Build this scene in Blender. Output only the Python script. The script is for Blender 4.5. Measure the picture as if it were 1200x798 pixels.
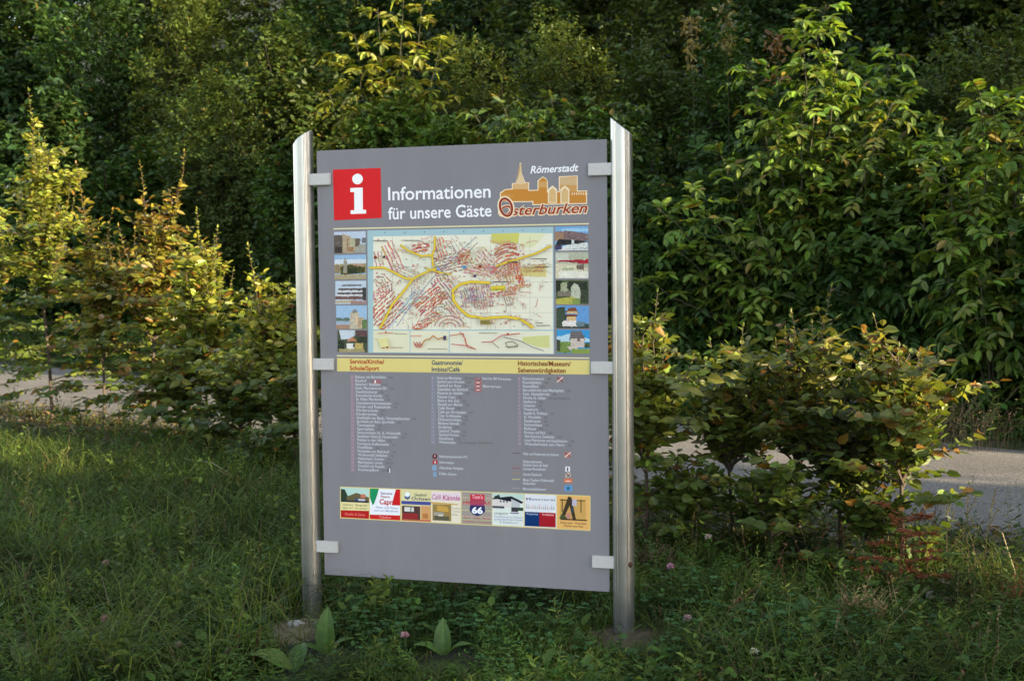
import bpy, bmesh, math
import numpy as np
from mathutils import Vector, Matrix, Euler

for o in list(bpy.data.objects):
    bpy.data.objects.remove(o)
scn = bpy.context.scene
COL = scn.collection
RS = np.random.RandomState
R_ = math.radians

# ------------------------------------------------------------------ camera
cam_d = bpy.data.cameras.new('camera')
cam = bpy.data.objects.new('camera', cam_d)
COL.objects.link(cam)
RC = np.array([[0.999945076, -0.0104807193, 0.0],
               [-0.000579034645, -0.0552445713, 0.998472685],
               [-0.0104647119, -0.998417844, -0.0552476057]])   # image axes (right, down, forward) to world
CAM = np.array([0.0, 0.0, 1.54])
m3 = Matrix([[RC[i][0], -RC[i][1], -RC[i][2]] for i in range(3)])
cam.matrix_world = Matrix.Translation(CAM) @ m3.to_4x4()
cam_d.sensor_width = 36.0
cam_d.lens = 42.0
cam_d.clip_start = 0.1
cam_d.clip_end = 400
cam_d.dof.use_dof = True
cam_d.dof.focus_distance = 5.2
cam_d.dof.aperture_fstop = 5.6
scn.camera = cam

# ------------------------------------------------------------------ light
SUN_AZ, SUN_EL = R_(120.5), R_(14.5)           # azimuth clockwise from +Y
w = bpy.data.worlds.new('World')
scn.world = w
w.use_nodes = True
nt = w.node_tree
nt.nodes.clear()
sky = nt.nodes.new('ShaderNodeTexSky')
sky.sky_type = 'NISHITA'
sky.sun_disc = False
sky.sun_elevation = SUN_EL
sky.sun_rotation = SUN_AZ
sky.air_density = 1.0
sky.dust_density = 1.0
sky.ozone_density = 1.0
hs = nt.nodes.new('ShaderNodeHueSaturation')
hs.inputs['Saturation'].default_value = 0.6
bg = nt.nodes.new('ShaderNodeBackground')
bg.inputs['Strength'].default_value = 0.15
wo = nt.nodes.new('ShaderNodeOutputWorld')
nt.links.new(sky.outputs[0], hs.inputs['Color'])
nt.links.new(hs.outputs[0], bg.inputs['Color'])
nt.links.new(bg.outputs[0], wo.inputs['Surface'])

S_DIR = Vector((math.sin(SUN_AZ) * math.cos(SUN_EL), math.cos(SUN_AZ) * math.cos(SUN_EL), math.sin(SUN_EL)))
sun_d = bpy.data.lights.new('sun', 'SUN')
sun_d.energy = 5.0
sun_d.angle = R_(0.5)
sun_d.color = (1.0, 0.80, 0.52)
sun = bpy.data.objects.new('sun', sun_d)
sun.rotation_euler = S_DIR.to_track_quat('Z', 'Y').to_euler()
sun.location = S_DIR * 40
COL.objects.link(sun)

scn.view_settings.view_transform = 'Standard'
scn.view_settings.look = 'None'
scn.view_settings.gamma = 1.0
scn.view_settings.exposure = 2.12
scn.render.engine = 'CYCLES'
scn.cycles.max_bounces = 6
scn.cycles.diffuse_bounces = 3
scn.cycles.transmission_bounces = 3
scn.cycles.use_denoising = True


# ------------------------------------------------------------------ helpers
def tag(o, label=None, cat=None, group=None, kind=None):
    if label: o['label'] = label
    if cat: o['category'] = cat
    if group: o['group'] = group
    if kind: o['kind'] = kind
    return o


def thing(name, label, cat, loc=(0, 0, 0), rz=0.0, group=None):
    o = bpy.data.objects.new(name, None)
    o.empty_display_size = 0.1
    o.location = loc
    o.rotation_euler = (0, 0, rz)
    COL.objects.link(o)
    return tag(o, label, cat, group)


def ray(px, py):
    return RC @ np.array([(px - 600) / 1400.0, (py - 399) / 1400.0, 1.0])


def ground_at(px, py):
    """Point of the level ground seen at a pixel of the 1200 x 798 photograph."""
    r = ray(px, py)
    q = CAM + r * (-CAM[2] / r[2])
    return float(q[0]), float(q[1])


def np_mesh(name, V, faces, mat, col=None, smooth=False):
    """faces: list of int arrays (n x k); col: per-vertex RGB."""
    me = bpy.data.meshes.new(name)
    V = np.asarray(V, np.float32)
    me.vertices.add(len(V))
    me.vertices.foreach_set('co', V.ravel())
    fl = [np.asarray(f, np.int32) for f in faces if len(f)]
    idx = np.concatenate([f.ravel() for f in fl])
    tot = np.concatenate([np.full(len(f), f.shape[1], np.int32) for f in fl])
    start = np.concatenate([[0], np.cumsum(tot)[:-1]]).astype(np.int32)
    me.loops.add(len(idx))
    me.loops.foreach_set('vertex_index', idx)
    me.polygons.add(len(tot))
    me.polygons.foreach_set('loop_start', start)
    me.polygons.foreach_set('loop_total', tot)
    me.polygons.foreach_set('use_smooth', np.full(len(tot), bool(smooth)))
    if col is not None:
        a = me.color_attributes.new('Col', 'FLOAT_COLOR', 'POINT')
        c = np.ones((len(V), 4), np.float32)
        c[:, :3] = col
        a.data.foreach_set('color', c.ravel())
    if mat: me.materials.append(mat)
    me.update(calc_edges=True)
    return me


def add(name, me, parent=None, loc=None, kind=None):
    o = bpy.data.objects.new(name, me)
    COL.objects.link(o)
    if parent: o.parent = parent
    if loc is not None: o.location = loc
    if kind: o['kind'] = kind
    return o


class Geo:
    """Collects vertices, faces and colours for one mesh."""
    def __init__(s):
        s.V, s.F, s.C, s.n = [], {3: [], 4: []}, [], 0

    def put(s, V, F, C):
        V = np.asarray(V, float).reshape(-1, 3)
        s.V.append(V)
        C = np.asarray(C, float)
        s.C.append(np.broadcast_to(C, (len(V), 3)) if C.ndim == 1 else C)
        for f in F:
            f = np.asarray(f, int)
            if len(f): s.F[f.shape[1]].append(f + s.n)
        s.n += len(V)

    def mesh(s, name, mat, smooth=False):
        if not s.n: return None
        fs = [np.concatenate(v) for v in s.F.values() if v]
        return np_mesh(name, np.concatenate(s.V), fs, mat, np.concatenate(s.C), smooth)

    def tube(s, pts, rad, col, sides=5):
        pts = np.asarray(pts, float)
        rad = np.broadcast_to(np.asarray(rad, float), (len(pts),))
        t = np.gradient(pts, axis=0)
        t /= np.linalg.norm(t, axis=1)[:, None] + 1e-9
        ref = np.array([0.31, 0.95, 0.05]) if abs(t[0][2]) > .6 else np.array([0, 0.1, 1.0])
        u = np.cross(t, ref); u /= np.linalg.norm(u, axis=1)[:, None] + 1e-9
        v = np.cross(t, u)
        a = np.arange(sides) * 2 * math.pi / sides
        ring = pts[:, None] + rad[:, None, None] * (np.cos(a)[None, :, None] * u[:, None] + np.sin(a)[None, :, None] * v[:, None])
        n = len(pts)
        i, j = np.meshgrid(np.arange(n - 1), np.arange(sides), indexing='ij')
        k = (j + 1) % sides
        F = np.stack([i * sides + j, i * sides + k, (i + 1) * sides + k, (i + 1) * sides + j], -1).reshape(-1, 4)
        s.put(ring.reshape(-1, 3), [F], col)

    def box(s, x0, x1, y0, y1, z0, z1, col, bev=0.0):
        b = bev
        V = [(x, y, z) for z in (z0, z1) for y in (y0, y1) for x in (x0, x1)]
        F = [[0, 2, 3, 1], [4, 5, 7, 6], [0, 1, 5, 4], [2, 6, 7, 3], [0, 4, 6, 2], [1, 3, 7, 5]]
        s.put(V, [F], col)


def unit(v):
    return v / (np.linalg.norm(v, axis=-1, keepdims=True) + 1e-9)


def leaf_arrays(base, axis, nrm, L, wr=0.55, fold=0.10, droop=0.12, col=None, shape='ovate'):
    """Leaves as folded, drooping blades: 6 points and two quads each."""
    base = np.asarray(base, float); N = len(base)
    axis = unit(np.asarray(axis, float))
    side = unit(np.cross(axis, np.asarray(nrm, float)))
    nr = np.cross(side, axis)
    L = np.broadcast_to(np.asarray(L, float), (N,))[:, None]
    if shape == 'ovate':
        T = [(0, 0), (.28, .46), (.68, .40), (1, 0), (.68, -.40), (.28, -.46)]
    elif shape == 'round':
        T = [(0, 0), (.35, .5), (.85, .42), (1, 0), (.85, -.42), (.35, -.5)]
    else:
        T = [(0, 0), (.25, .42), (.6, .42), (1, 0), (.6, -.42), (.25, -.42)]
    if shape == 'small':                      # far leaves a few pixels long: one kinked quad
        T = [(0, 0), (.45, .5), (1, 0), (.5, -.5)]
    nv = len(T)
    w_ = np.broadcast_to(np.asarray(wr, float), (N,))[:, None]
    d_ = np.broadcast_to(np.asarray(droop, float), (N,))[:, None]
    V = np.empty((N, nv, 3))
    for k, (t, sd) in enumerate(T):
        V[:, k] = base + axis * (t * L) + side * (sd * w_ * L) + nr * (fold * abs(sd) * L - d_ * t * t * L)
    f = np.array([[0, 1, 2, 3], [0, 3, 4, 5]]) if nv == 6 else np.array([[0, 1, 2, 3]])
    F = (np.arange(N)[:, None, None] * nv + f[None]).reshape(-1, 4)
    C = np.repeat(col, nv, axis=0)
    return V.reshape(-1, 3), F, C


def s2l(c):
    c = np.asarray(c, float) / 255.0
    return np.where(c <= .04045, c / 12.92, ((c + .055) / 1.055) ** 2.4)


# ------------------------------------------------------------------ materials
def new_mat(name):
    m = bpy.data.materials.new(name)
    m.use_nodes = True
    t = m.node_tree
    t.nodes.clear()
    out = t.nodes.new('ShaderNodeOutputMaterial')
    return m, t, out


def leaf_mat(name, trans=0.35, rough=0.45, spec=0.35):
    m, t, out = new_mat(name)
    at = t.nodes.new('ShaderNodeAttribute'); at.attribute_name = 'Col'
    tc = t.nodes.new('ShaderNodeTexCoord')
    nz = t.nodes.new('ShaderNodeTexNoise'); nz.inputs['Scale'].default_value = 60; nz.inputs['Detail'].default_value = 2
    mp = t.nodes.new('ShaderNodeMapRange'); mp.inputs['To Min'].default_value = .7; mp.inputs['To Max'].default_value = 1.3
    mu = t.nodes.new('ShaderNodeVectorMath'); mu.operation = 'SCALE'
    t.links.new(tc.outputs['Object'], nz.inputs['Vector'])
    t.links.new(nz.outputs['Fac'], mp.inputs['Value'])
    t.links.new(at.outputs['Color'], mu.inputs[0])
    t.links.new(mp.outputs[0], mu.inputs['Scale'])
    p = t.nodes.new('ShaderNodeBsdfPrincipled')
    p.inputs['Roughness'].default_value = rough
    p.inputs['Specular IOR Level'].default_value = spec
    tr = t.nodes.new('ShaderNodeBsdfTranslucent')
    tm = t.nodes.new('ShaderNodeVectorMath'); tm.operation = 'MULTIPLY'; tm.inputs[1].default_value = (1.7, 1.5, .7)
    t.links.new(mu.outputs[0], tm.inputs[0])
    mx = t.nodes.new('ShaderNodeMixShader'); mx.inputs[0].default_value = trans
    t.links.new(mu.outputs[0], p.inputs['Base Color'])
    t.links.new(tm.outputs[0], tr.inputs['Color'])
    t.links.new(p.outputs[0], mx.inputs[1]); t.links.new(tr.outputs[0], mx.inputs[2])
    t.links.new(mx.outputs[0], out.inputs['Surface'])
    return m


def attr_mat(name, rough=0.5, spec=0.3, noise=0.0, nscale=200.0, bump=0.0, metallic=0.0):
    m, t, out = new_mat(name)
    at = t.nodes.new('ShaderNodeAttribute'); at.attribute_name = 'Col'
    p = t.nodes.new('ShaderNodeBsdfPrincipled')
    p.inputs['Roughness'].default_value = rough
    p.inputs['Specular IOR Level'].default_value = spec
    p.inputs['Metallic'].default_value = metallic
    if noise or bump:
        tc = t.nodes.new('ShaderNodeTexCoord')
        nz = t.nodes.new('ShaderNodeTexNoise'); nz.inputs['Scale'].default_value = nscale; nz.inputs['Detail'].default_value = 3
        t.links.new(tc.outputs['Object'], nz.inputs['Vector'])
        mp = t.nodes.new('ShaderNodeMapRange'); mp.inputs['From Min'].default_value = .25; mp.inputs['From Max'].default_value = .75
        mp.inputs['To Min'].default_value = 1 - noise; mp.inputs['To Max'].default_value = 1 + noise
        mu = t.nodes.new('ShaderNodeVectorMath'); mu.operation = 'SCALE'
        t.links.new(nz.outputs['Fac'], mp.inputs['Value'])
        t.links.new(at.outputs['Color'], mu.inputs[0]); t.links.new(mp.outputs[0], mu.inputs['Scale'])
        t.links.new(mu.outputs[0], p.inputs['Base Color'])
        if bump:
            b = t.nodes.new('ShaderNodeBump'); b.inputs['Strength'].default_value = bump
            b.inputs['Distance'].default_value = .01
            t.links.new(nz.outputs['Fac'], b.inputs['Height']); t.links.new(b.outputs[0], p.inputs['Normal'])
    else:
        t.links.new(at.outputs['Color'], p.inputs['Base Color'])
    t.links.new(p.outputs[0], out.inputs['Surface'])
    return m


M_LEAF = leaf_mat('leaf')
M_BACK = leaf_mat('bush_leaf', trans=.3, rough=.42, spec=.2)
M_GRASS = leaf_mat('grass_blade', trans=.25, rough=.6, spec=.08)
M_BARK = attr_mat('bark', .85, .15, .35, 90, .6)
M_DRY = attr_mat('dry_plant', .8, .1, .25, 120)
M_PRINT = attr_mat('print', .5, .15, .05, 160)
M_PHOTO = attr_mat('photo_print', .5, .15, .12, 140)
M_STONE = attr_mat('stone', .85, .2, .3, 40, .8)


def ground_mat():
    m, t, out = new_mat('soil')
    tc = t.nodes.new('ShaderNodeTexCoord')
    n1 = t.nodes.new('ShaderNodeTexNoise'); n1.inputs['Scale'].default_value = 2.2; n1.inputs['Detail'].default_value = 6
    n2 = t.nodes.new('ShaderNodeTexNoise'); n2.inputs['Scale'].default_value = 45; n2.inputs['Detail'].default_value = 5
    cr = t.nodes.new('ShaderNodeValToRGB')
    e = cr.color_ramp.elements
    e[0].position = .35; e[0].color = (.03, .032, .012, 1)
    e[1].position = .7; e[1].color = (.05, .07, .02, 1)
    mx = t.nodes.new('ShaderNodeMix'); mx.data_type = 'RGBA'; mx.blend_type = 'MULTIPLY'; mx.inputs[0].default_value = .6
    for n in (n1, n2): t.links.new(tc.outputs['Object'], n.inputs['Vector'])
    t.links.new(n1.outputs['Fac'], cr.inputs[0])
    t.links.new(cr.outputs[0], mx.inputs['A']); t.links.new(n2.outputs['Color'], mx.inputs['B'])
    p = t.nodes.new('ShaderNodeBsdfPrincipled'); p.inputs['Roughness'].default_value = .95
    b = t.nodes.new('ShaderNodeBump'); b.inputs['Strength'].default_value = .8; b.inputs['Distance'].default_value = .03
    t.links.new(n2.outputs['Fac'], b.inputs['Height']); t.links.new(b.outputs[0], p.inputs['Normal'])
    t.links.new(mx.outputs['Result'], p.inputs['Base Color'])
    t.links.new(p.outputs[0], out.inputs['Surface'])
    return m


def road_mat():
    m, t, out = new_mat('worn_asphalt')
    tc = t.nodes.new('ShaderNodeTexCoord')
    n1 = t.nodes.new('ShaderNodeTexNoise'); n1.inputs['Scale'].default_value = 1.3; n1.inputs['Detail'].default_value = 5
    n2 = t.nodes.new('ShaderNodeTexNoise'); n2.inputs['Scale'].default_value = 70; n2.inputs['Detail'].default_value = 4
    vo = t.nodes.new('ShaderNodeTexVoronoi'); vo.inputs['Scale'].default_value = 80
    cr = t.nodes.new('ShaderNodeValToRGB')
    e = cr.color_ramp.elements
    e[0].position = .3; e[0].color = (.09, .086, .08, 1)
    e[1].position = .7; e[1].color = (.145, .138, .127, 1)
    cr2 = t.nodes.new('ShaderNodeValToRGB')
    e = cr2.color_ramp.elements
    e[0].position = .36; e[0].color = (.38, .37, .36, 1)
    e[1].position = .62; e[1].color = (1.25, 1.2, 1.12, 1)
    for n in (n1, n2, vo): t.links.new(tc.outputs['Object'], n.inputs['Vector'])
    mx = t.nodes.new('ShaderNodeMix'); mx.data_type = 'RGBA'; mx.blend_type = 'MULTIPLY'; mx.inputs[0].default_value = 1
    t.links.new(n1.outputs['Fac'], cr.inputs[0]); t.links.new(n2.outputs['Fac'], cr2.inputs[0])
    t.links.new(cr.outputs[0], mx.inputs['A']); t.links.new(cr2.outputs[0], mx.inputs['B'])
    p = t.nodes.new('ShaderNodeBsdfPrincipled'); p.inputs['Roughness'].default_value = .9
    b = t.nodes.new('ShaderNodeBump'); b.inputs['Strength'].default_value = .35; b.inputs['Distance'].default_value = .008
    t.links.new(vo.outputs['Distance'], b.inputs['Height']); t.links.new(b.outputs[0], p.inputs['Normal'])
    t.links.new(mx.outputs['Result'], p.inputs['Base Color'])
    t.links.new(p.outputs[0], out.inputs['Surface'])
    return m


def metal_mat():
    m, t, out = new_mat('anodised_aluminium')
    tc = t.nodes.new('ShaderNodeTexCoord')
    mp = t.nodes.new('ShaderNodeMapping'); mp.inputs['Scale'].default_value = (160, 160, 3)
    nz = t.nodes.new('ShaderNodeTexNoise'); nz.inputs['Scale'].default_value = 1.0; nz.inputs['Detail'].default_value = 3
    t.links.new(tc.outputs['Object'], mp.inputs[0]); t.links.new(mp.outputs[0], nz.inputs['Vector'])
    n3 = t.nodes.new('ShaderNodeTexNoise'); n3.inputs['Scale'].default_value = 9; n3.inputs['Detail'].default_value = 4
    t.links.new(tc.outputs['Object'], n3.inputs['Vector'])
    cr = t.nodes.new('ShaderNodeValToRGB')
    e = cr.color_ramp.elements
    e[0].position = .3; e[0].color = (.39, .385, .37, 1)
    e[1].position = .62; e[1].color = (.45, .445, .43, 1)
    t.links.new(n3.outputs['Fac'], cr.inputs[0])
    p = t.nodes.new('ShaderNodeBsdfPrincipled')
    p.inputs['Metallic'].default_value = .88
    rr = t.nodes.new('ShaderNodeMapRange'); rr.inputs['To Min'].default_value = .26; rr.inputs['To Max'].default_value = .34
    t.links.new(n3.outputs['Fac'], rr.inputs['Value']); t.links.new(rr.outputs[0], p.inputs['Roughness'])
    t.links.new(cr.outputs[0], p.inputs['Base Color'])
    t.links.new(p.outputs[0], out.inputs['Surface'])
    return m


def panel_mat():
    m, t, out = new_mat('grey_panel')
    tc = t.nodes.new('ShaderNodeTexCoord')
    nz = t.nodes.new('ShaderNodeTexNoise'); nz.inputs['Scale'].default_value = 4; nz.inputs['Detail'].default_value = 7; nz.inputs['Roughness'].default_value = .65
    mp = t.nodes.new('ShaderNodeMapping'); mp.inputs['Scale'].default_value = (2.2, 1, .35)
    t.links.new(tc.outputs['Object'], mp.inputs[0]); t.links.new(mp.outputs[0], nz.inputs['Vector'])
    cr = t.nodes.new('ShaderNodeValToRGB')
    e = cr.color_ramp.elements
    e[0].position = .25; e[0].color = (.197, .190, .208, 1)
    e[1].position = .75; e[1].color = (.221, .214, .232, 1)
    t.links.new(nz.outputs['Fac'], cr.inputs[0])
    p = t.nodes.new('ShaderNodeBsdfPrincipled')
    p.inputs['Roughness'].default_value = .55; p.inputs['Specular IOR Level'].default_value = .12
    t.links.new(cr.outputs[0], p.inputs['Base Color'])
    t.links.new(p.outputs[0], out.inputs['Surface'])
    return m


M_BRACKET = attr_mat('bracket_aluminium', .45, .5, .06, 60)
M_SOIL, M_ROAD, M_METAL, M_PANEL = ground_mat(), road_mat(), metal_mat(), panel_mat()

# ------------------------------------------------------------------ ground, bank, road
RN = np.array([0.65, 0.76])            # across the road, away from the camera
RN = RN / np.linalg.norm(RN)
RD = np.array([-RN[1], RN[0]])         # along the road, to the left and away
P0, P1 = 7.05, 10.65                   # road edges


def road_p(x, y): return x * RN[0] + y * RN[1]


def pq(p, q):
    v = RN * p + RD * q
    return float(v[0]), float(v[1])


def terrain(x, y):
    x = np.asarray(x, float); y = np.asarray(y, float)
    p = road_p(x, y)
    bump = .035 * np.sin(1.7 * x + .6) * np.sin(1.3 * y) + .02 * np.sin(4.1 * x + 2 * y) + .012 * np.sin(7 * y - 5 * x)
    flat = np.clip(np.minimum(np.abs(p - P0 + .3), np.abs(p - P1 - .2)) / .8, 0, 1)
    onroad = ((p > P0 - .3) & (p < P1 + .2))
    bump = np.where(onroad, -.03, bump * flat - .03 * (1 - flat))
    s = np.clip(p - 11.3, 0, None)
    bank = .62 * s * s / (s + 1.2)
    return bump + bank


def grid_axis(a, b, fa, fb, fine, coarse):
    return np.unique(np.round(np.concatenate([np.arange(a, fa, coarse), np.arange(fa, fb, fine), np.arange(fb, b + coarse, coarse)]), 4))


xs = grid_axis(-70, 70, -9, 8, .2, 2.0)
ys = grid_axis(-30, 90, 2, 18, .2, 2.0)
X, Y = np.meshgrid(xs, ys)
Z = terrain(X, Y)
i, j = np.meshgrid(np.arange(len(ys) - 1), np.arange(len(xs) - 1), indexing='ij')
n = len(xs)
F = np.stack([i * n + j, i * n + j + 1, (i + 1) * n + j + 1, (i + 1) * n + j], -1).reshape(-1, 4)
g = add('ground', np_mesh('ground', np.stack([X, Y, Z], -1).reshape(-1, 3), [F], M_SOIL, smooth=True))
tag(g, kind='structure')

rng = RS(3)
qs = np.arange(-30, 70, .25)
ps = np.linspace(0, 1, 11)
e0 = P0 + .06 * np.sin(qs * 2.1) + .05 * rng.randn(len(qs)); e1 = P1 + .06 * np.sin(qs * 1.7 + 1) + .05 * rng.randn(len(qs))
PP = e0[:, None] * (1 - ps) + e1[:, None] * ps
RX = RN[0] * PP + RD[0] * qs[:, None]; RY = RN[1] * PP + RD[1] * qs[:, None]
RZ = .004 + .05 * (1 - (2 * ps[None] - 1) ** 2) * np.ones_like(RX) + .006 * np.sin(RX * 2.3) * np.sin(RY * 1.9) * (4 * ps * (1 - ps))[None]
RZ[:, 0] = RZ[:, -1] = -.025
i, j = np.meshgrid(np.arange(len(qs) - 1), np.arange(10), indexing='ij')
F = np.stack([i * 11 + j, i * 11 + j + 1, (i + 1) * 11 + j + 1, (i + 1) * 11 + j], -1).reshape(-1, 4)
tag(add('road', np_mesh('road', np.stack([RX, RY, RZ], -1).reshape(-1, 3), [F], M_ROAD, smooth=True)), kind='structure')

# ------------------------------------------------------------------ information board
HINV = np.array([[-2.141040505885214, 0.041456209875863854, -481.0949972552357],
                 [-0.05462032502980454, -1.3457181529089488, -311.25748437761877],
                 [-0.13870824503595622, 0.029366656602821846, -706.2045948712988]])
# (inverse plane map: centred picture point -> unit square of the board; scaled rows kept as solved)
BW, BH, BZ = 1.306, 1.900, 0.195
YAW = math.atan2(-0.34648508, 1.25924375)
BOARD_C = (-0.22822, 5.16419, 0.0)


def B(px, py):
    q = HINV @ np.array([px - 600.0, py - 399.0, 1.0])
    u, v = q[0] / q[2], q[1] / q[2]
    return (u - .5) * BW, BZ + (1 - v) * BH


board = thing('information_board', 'tall grey tourist information board with town map between two aluminium posts', 'information board', BOARD_C, YAW)
g = Geo(); g.box(-BW / 2, BW / 2, 0, .006, BZ, BZ + BH, (1, 1, 1))
me = g.mesh('panel', M_PANEL)
add('panel', me, board)


def post(xc, yc, r, ztop_l, ztop_r, z0, grooves, label):
    N = 96
    a = np.arange(N) * 2 * math.pi / N
    rr = np.full(N, r)
    for gr in grooves:
        d = np.abs((a - R_(gr) + math.pi) % (2 * math.pi) - math.pi)
        rr = np.where(d < R_(3.0), r - .004, rr)
    x = rr * np.cos(a); y = rr * np.sin(a) * 1.0
    zt = ztop_l + (ztop_r - ztop_l) * (x / r * .5 + .5)
    rings = [np.stack([x, y, np.full(N, z0)], -1)]
    for k in (0.25, .5, .75): rings.append(np.stack([x, y, z0 + (zt - z0) * k], -1))
    rings.append(np.stack([x, y, zt - .003], -1))
    rings.append(np.stack([x * .95, y * .95, ztop_l + (ztop_r - ztop_l) * (x * .95 / r * .5 + .5)], -1))
    V = np.concatenate(rings)
    i, j = np.meshgrid(np.arange(len(rings) - 1), np.arange(N), indexing='ij')
    k = (j + 1) % N
    F = np.stack([i * N + j, i * N + k, (i + 1) * N + k, (i + 1) * N + j], -1).reshape(-1, 4)
    me = np_mesh('post', V, [F], M_METAL, smooth=False)
    bm = bmesh.new(); bm.from_mesh(me); bm.verts.ensure_lookup_table()
    bm.faces.new([bm.verts[(len(rings) - 1) * N + q] for q in range(N)])
    bm.to_mesh(me); bm.free()
    o = add('post', me, board, (xc, yc, 0))
    if label: o['label'] = label
    return o


def board_local(x, y):
    c, s = math.cos(-YAW), math.sin(-YAW)
    dx, dy = x - BOARD_C[0], y - BOARD_C[1]
    return c * dx - s * dy, s * dx + c * dy


pl = board_local(-.925, 5.352)
pr = board_local(.462, 4.985)
post(pl[0], .008, .0445, 2.122, 2.187, -.15, (238, 302, 40, 140), None)
post(pr[0], .008, .0455, 2.184, 2.110, -.15, (230, 250, 300, 40, 140), None)
for (bx0, bx1, by0, by1, side) in ((364, 388, 204, 217, 0), (364, 392, 420, 433, 0), (366, 397, 633, 646, 0),
                                   (690, 718, 192, 205.5, 1), (693, 720, 424, 437, 1), (694.5, 722, 651, 664, 1)):
    xa, za = B(bx0, by1); xb, zb = B(bx1, by0)
    if side == 0: xa = pl[0] + .036
    else: xb = pr[0] - .036
    zc = (za + zb) / 2; hh = .0255
    bm = bmesh.new()
    bmesh.ops.create_cube(bm, size=1)
    for v in bm.verts:
        v.co = Vector(((xa + xb) / 2 + v.co.x * (xb - xa), -.009 + v.co.y * .016, zc + v.co.z * 2 * hh))
    bmesh.ops.bevel(bm, geom=bm.edges[:], offset=.002, segments=2, affect='EDGES')
    me = bpy.data.meshes.new('bracket'); bm.to_mesh(me); bm.free(); me.materials.append(M_BRACKET)
    ca = me.color_attributes.new('Col', 'FLOAT_COLOR', 'POINT')
    ca.data.foreach_set('color', np.tile(np.array([.46, .45, .44, 1], np.float32), len(me.vertices)))
    add('bracket', me, board)

# ---- print
PK = 1.08
FONTS = {}


def pc(c): return s2l(c) * PK


class Print(Geo):
    """Flat print on the board face; later shapes lie a few microns proud of earlier ones."""
    def __init__(s, z0=.0004):
        super().__init__(); s.z = z0

    def poly2(s, P, col):
        P = np.asarray(P, float)
        V = np.stack([P[:, 0], np.full(len(P), -s.z), P[:, 1]], -1)
        if len(P) == 4: s.put(V, [[[0, 1, 2, 3]]], col)
        else: s.put(V, [[[0, k, k + 1] for k in range(1, len(P) - 1)]], col)
        s.z += 5e-6

    def poly(s, pts, c): s.poly2([B(*p) for p in pts], pc(c))

    def rect(s, x0, y0, x1, y1, c): s.poly([(x0, y0), (x1, y0), (x1, y1), (x0, y1)], c)

    def line(s, pts, wpx, c):
        for k in range(len(pts) - 1):
            a = np.array(pts[k], float); b = np.array(pts[k + 1], float)
            d = b - a; L = np.hypot(*d)
            if L < 1e-6: continue
            d /= L; nn = np.array([-d[1], d[0]]) * wpx / 2
            a2, b2 = a - d * wpx * .2, b + d * wpx * .2
            s.poly([a2 + nn, b2 + nn, b2 - nn, a2 - nn], c)

    def disc(s, x, y, r, c, n=20, ry=None):
        ry = ry or r
        s.poly([(x + r * math.cos(t), y + ry * math.sin(t)) for t in np.arange(n) * 2 * math.pi / n], c)

    def text(s, body, p0, p1, hpx, c, bold=0.0, shear=0.0, arc=0.0):
        """Baseline from photo pixel p0 to p1 (width is fitted); hpx = cap height in pixels."""
        cu = bpy.data.curves.new('t', 'FONT')
        cu.body = body; cu.size = 1.0; cu.offset = bold; cu.shear = shear; cu.resolution_u = 3; cu.fill_mode = 'FRONT'
        ob = bpy.data.objects.new('t', cu); COL.objects.link(ob)
        dg = bpy.context.evaluated_depsgraph_get()
        me = bpy.data.meshes.new_from_object(ob.evaluated_get(dg))
        me.calc_loop_triangles()
        nv = len(me.vertices)
        if nv:
            v = np.empty(nv * 3, np.float32); me.vertices.foreach_get('co', v); v = v.reshape(-1, 3)
            tri = np.empty(len(me.loop_triangles) * 3, np.int32); me.loop_triangles.foreach_get('vertices', tri)
            x0, x1 = v[:, 0].min(), v[:, 0].max()
            a = np.array(B(*p0)); b = np.array(B(*p1))
            k = hpx * 1.9 / 512 / .70
            t = (v[:, 0] - x0) / (x1 - x0)
            P = a[None] + t[:, None] * (b - a)[None]
            P[:, 1] += v[:, 1] * k
            V = np.stack([P[:, 0], np.full(nv, -s.z), P[:, 1]], -1)
            s.put(V, [tri.reshape(-1, 3)], pc(c))
            s.z += 5e-6
        bpy.data.objects.remove(ob); bpy.data.curves.remove(cu); bpy.data.meshes.remove(me)

    def done(s, name, mat=None, label=None):
        o = add(name, s.mesh(name, mat or M_PRINT), board)
        if label: o['label'] = label
        return o


WHITE, CREAM, YEL = (226, 226, 228), (214, 205, 160), (205, 190, 118)
# red information symbol
p = Print()
p.poly([(390, 199), (446, 197), (447.5, 255.5), (391.5, 258.5)], (196, 30, 34))
p.disc(419, 210, 6.2, WHITE, 24)
p.poly([(415, 220.3), (425, 220), (425.3, 250.2), (415.3, 250.6)], WHITE)
p.poly([(410.5, 220.6), (415.5, 220.4), (415.6, 225.2), (410.6, 225.4)], WHITE)
p.poly([(410.8, 246.7), (429, 246.0), (429.2, 250.3), (411, 251.0)], WHITE)
p.done('information_symbol', label='red square with a white lower case i')
# heading
p = Print()
p.text('Informationen', (455, 234.8), (575, 231.5), 15.2, WHITE, .012)
p.done('heading')
p = Print()
p.text('für unsere Gäste', (455, 257.2), (576, 253.5), 14.2, WHITE, .012)
p.done('heading')
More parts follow.
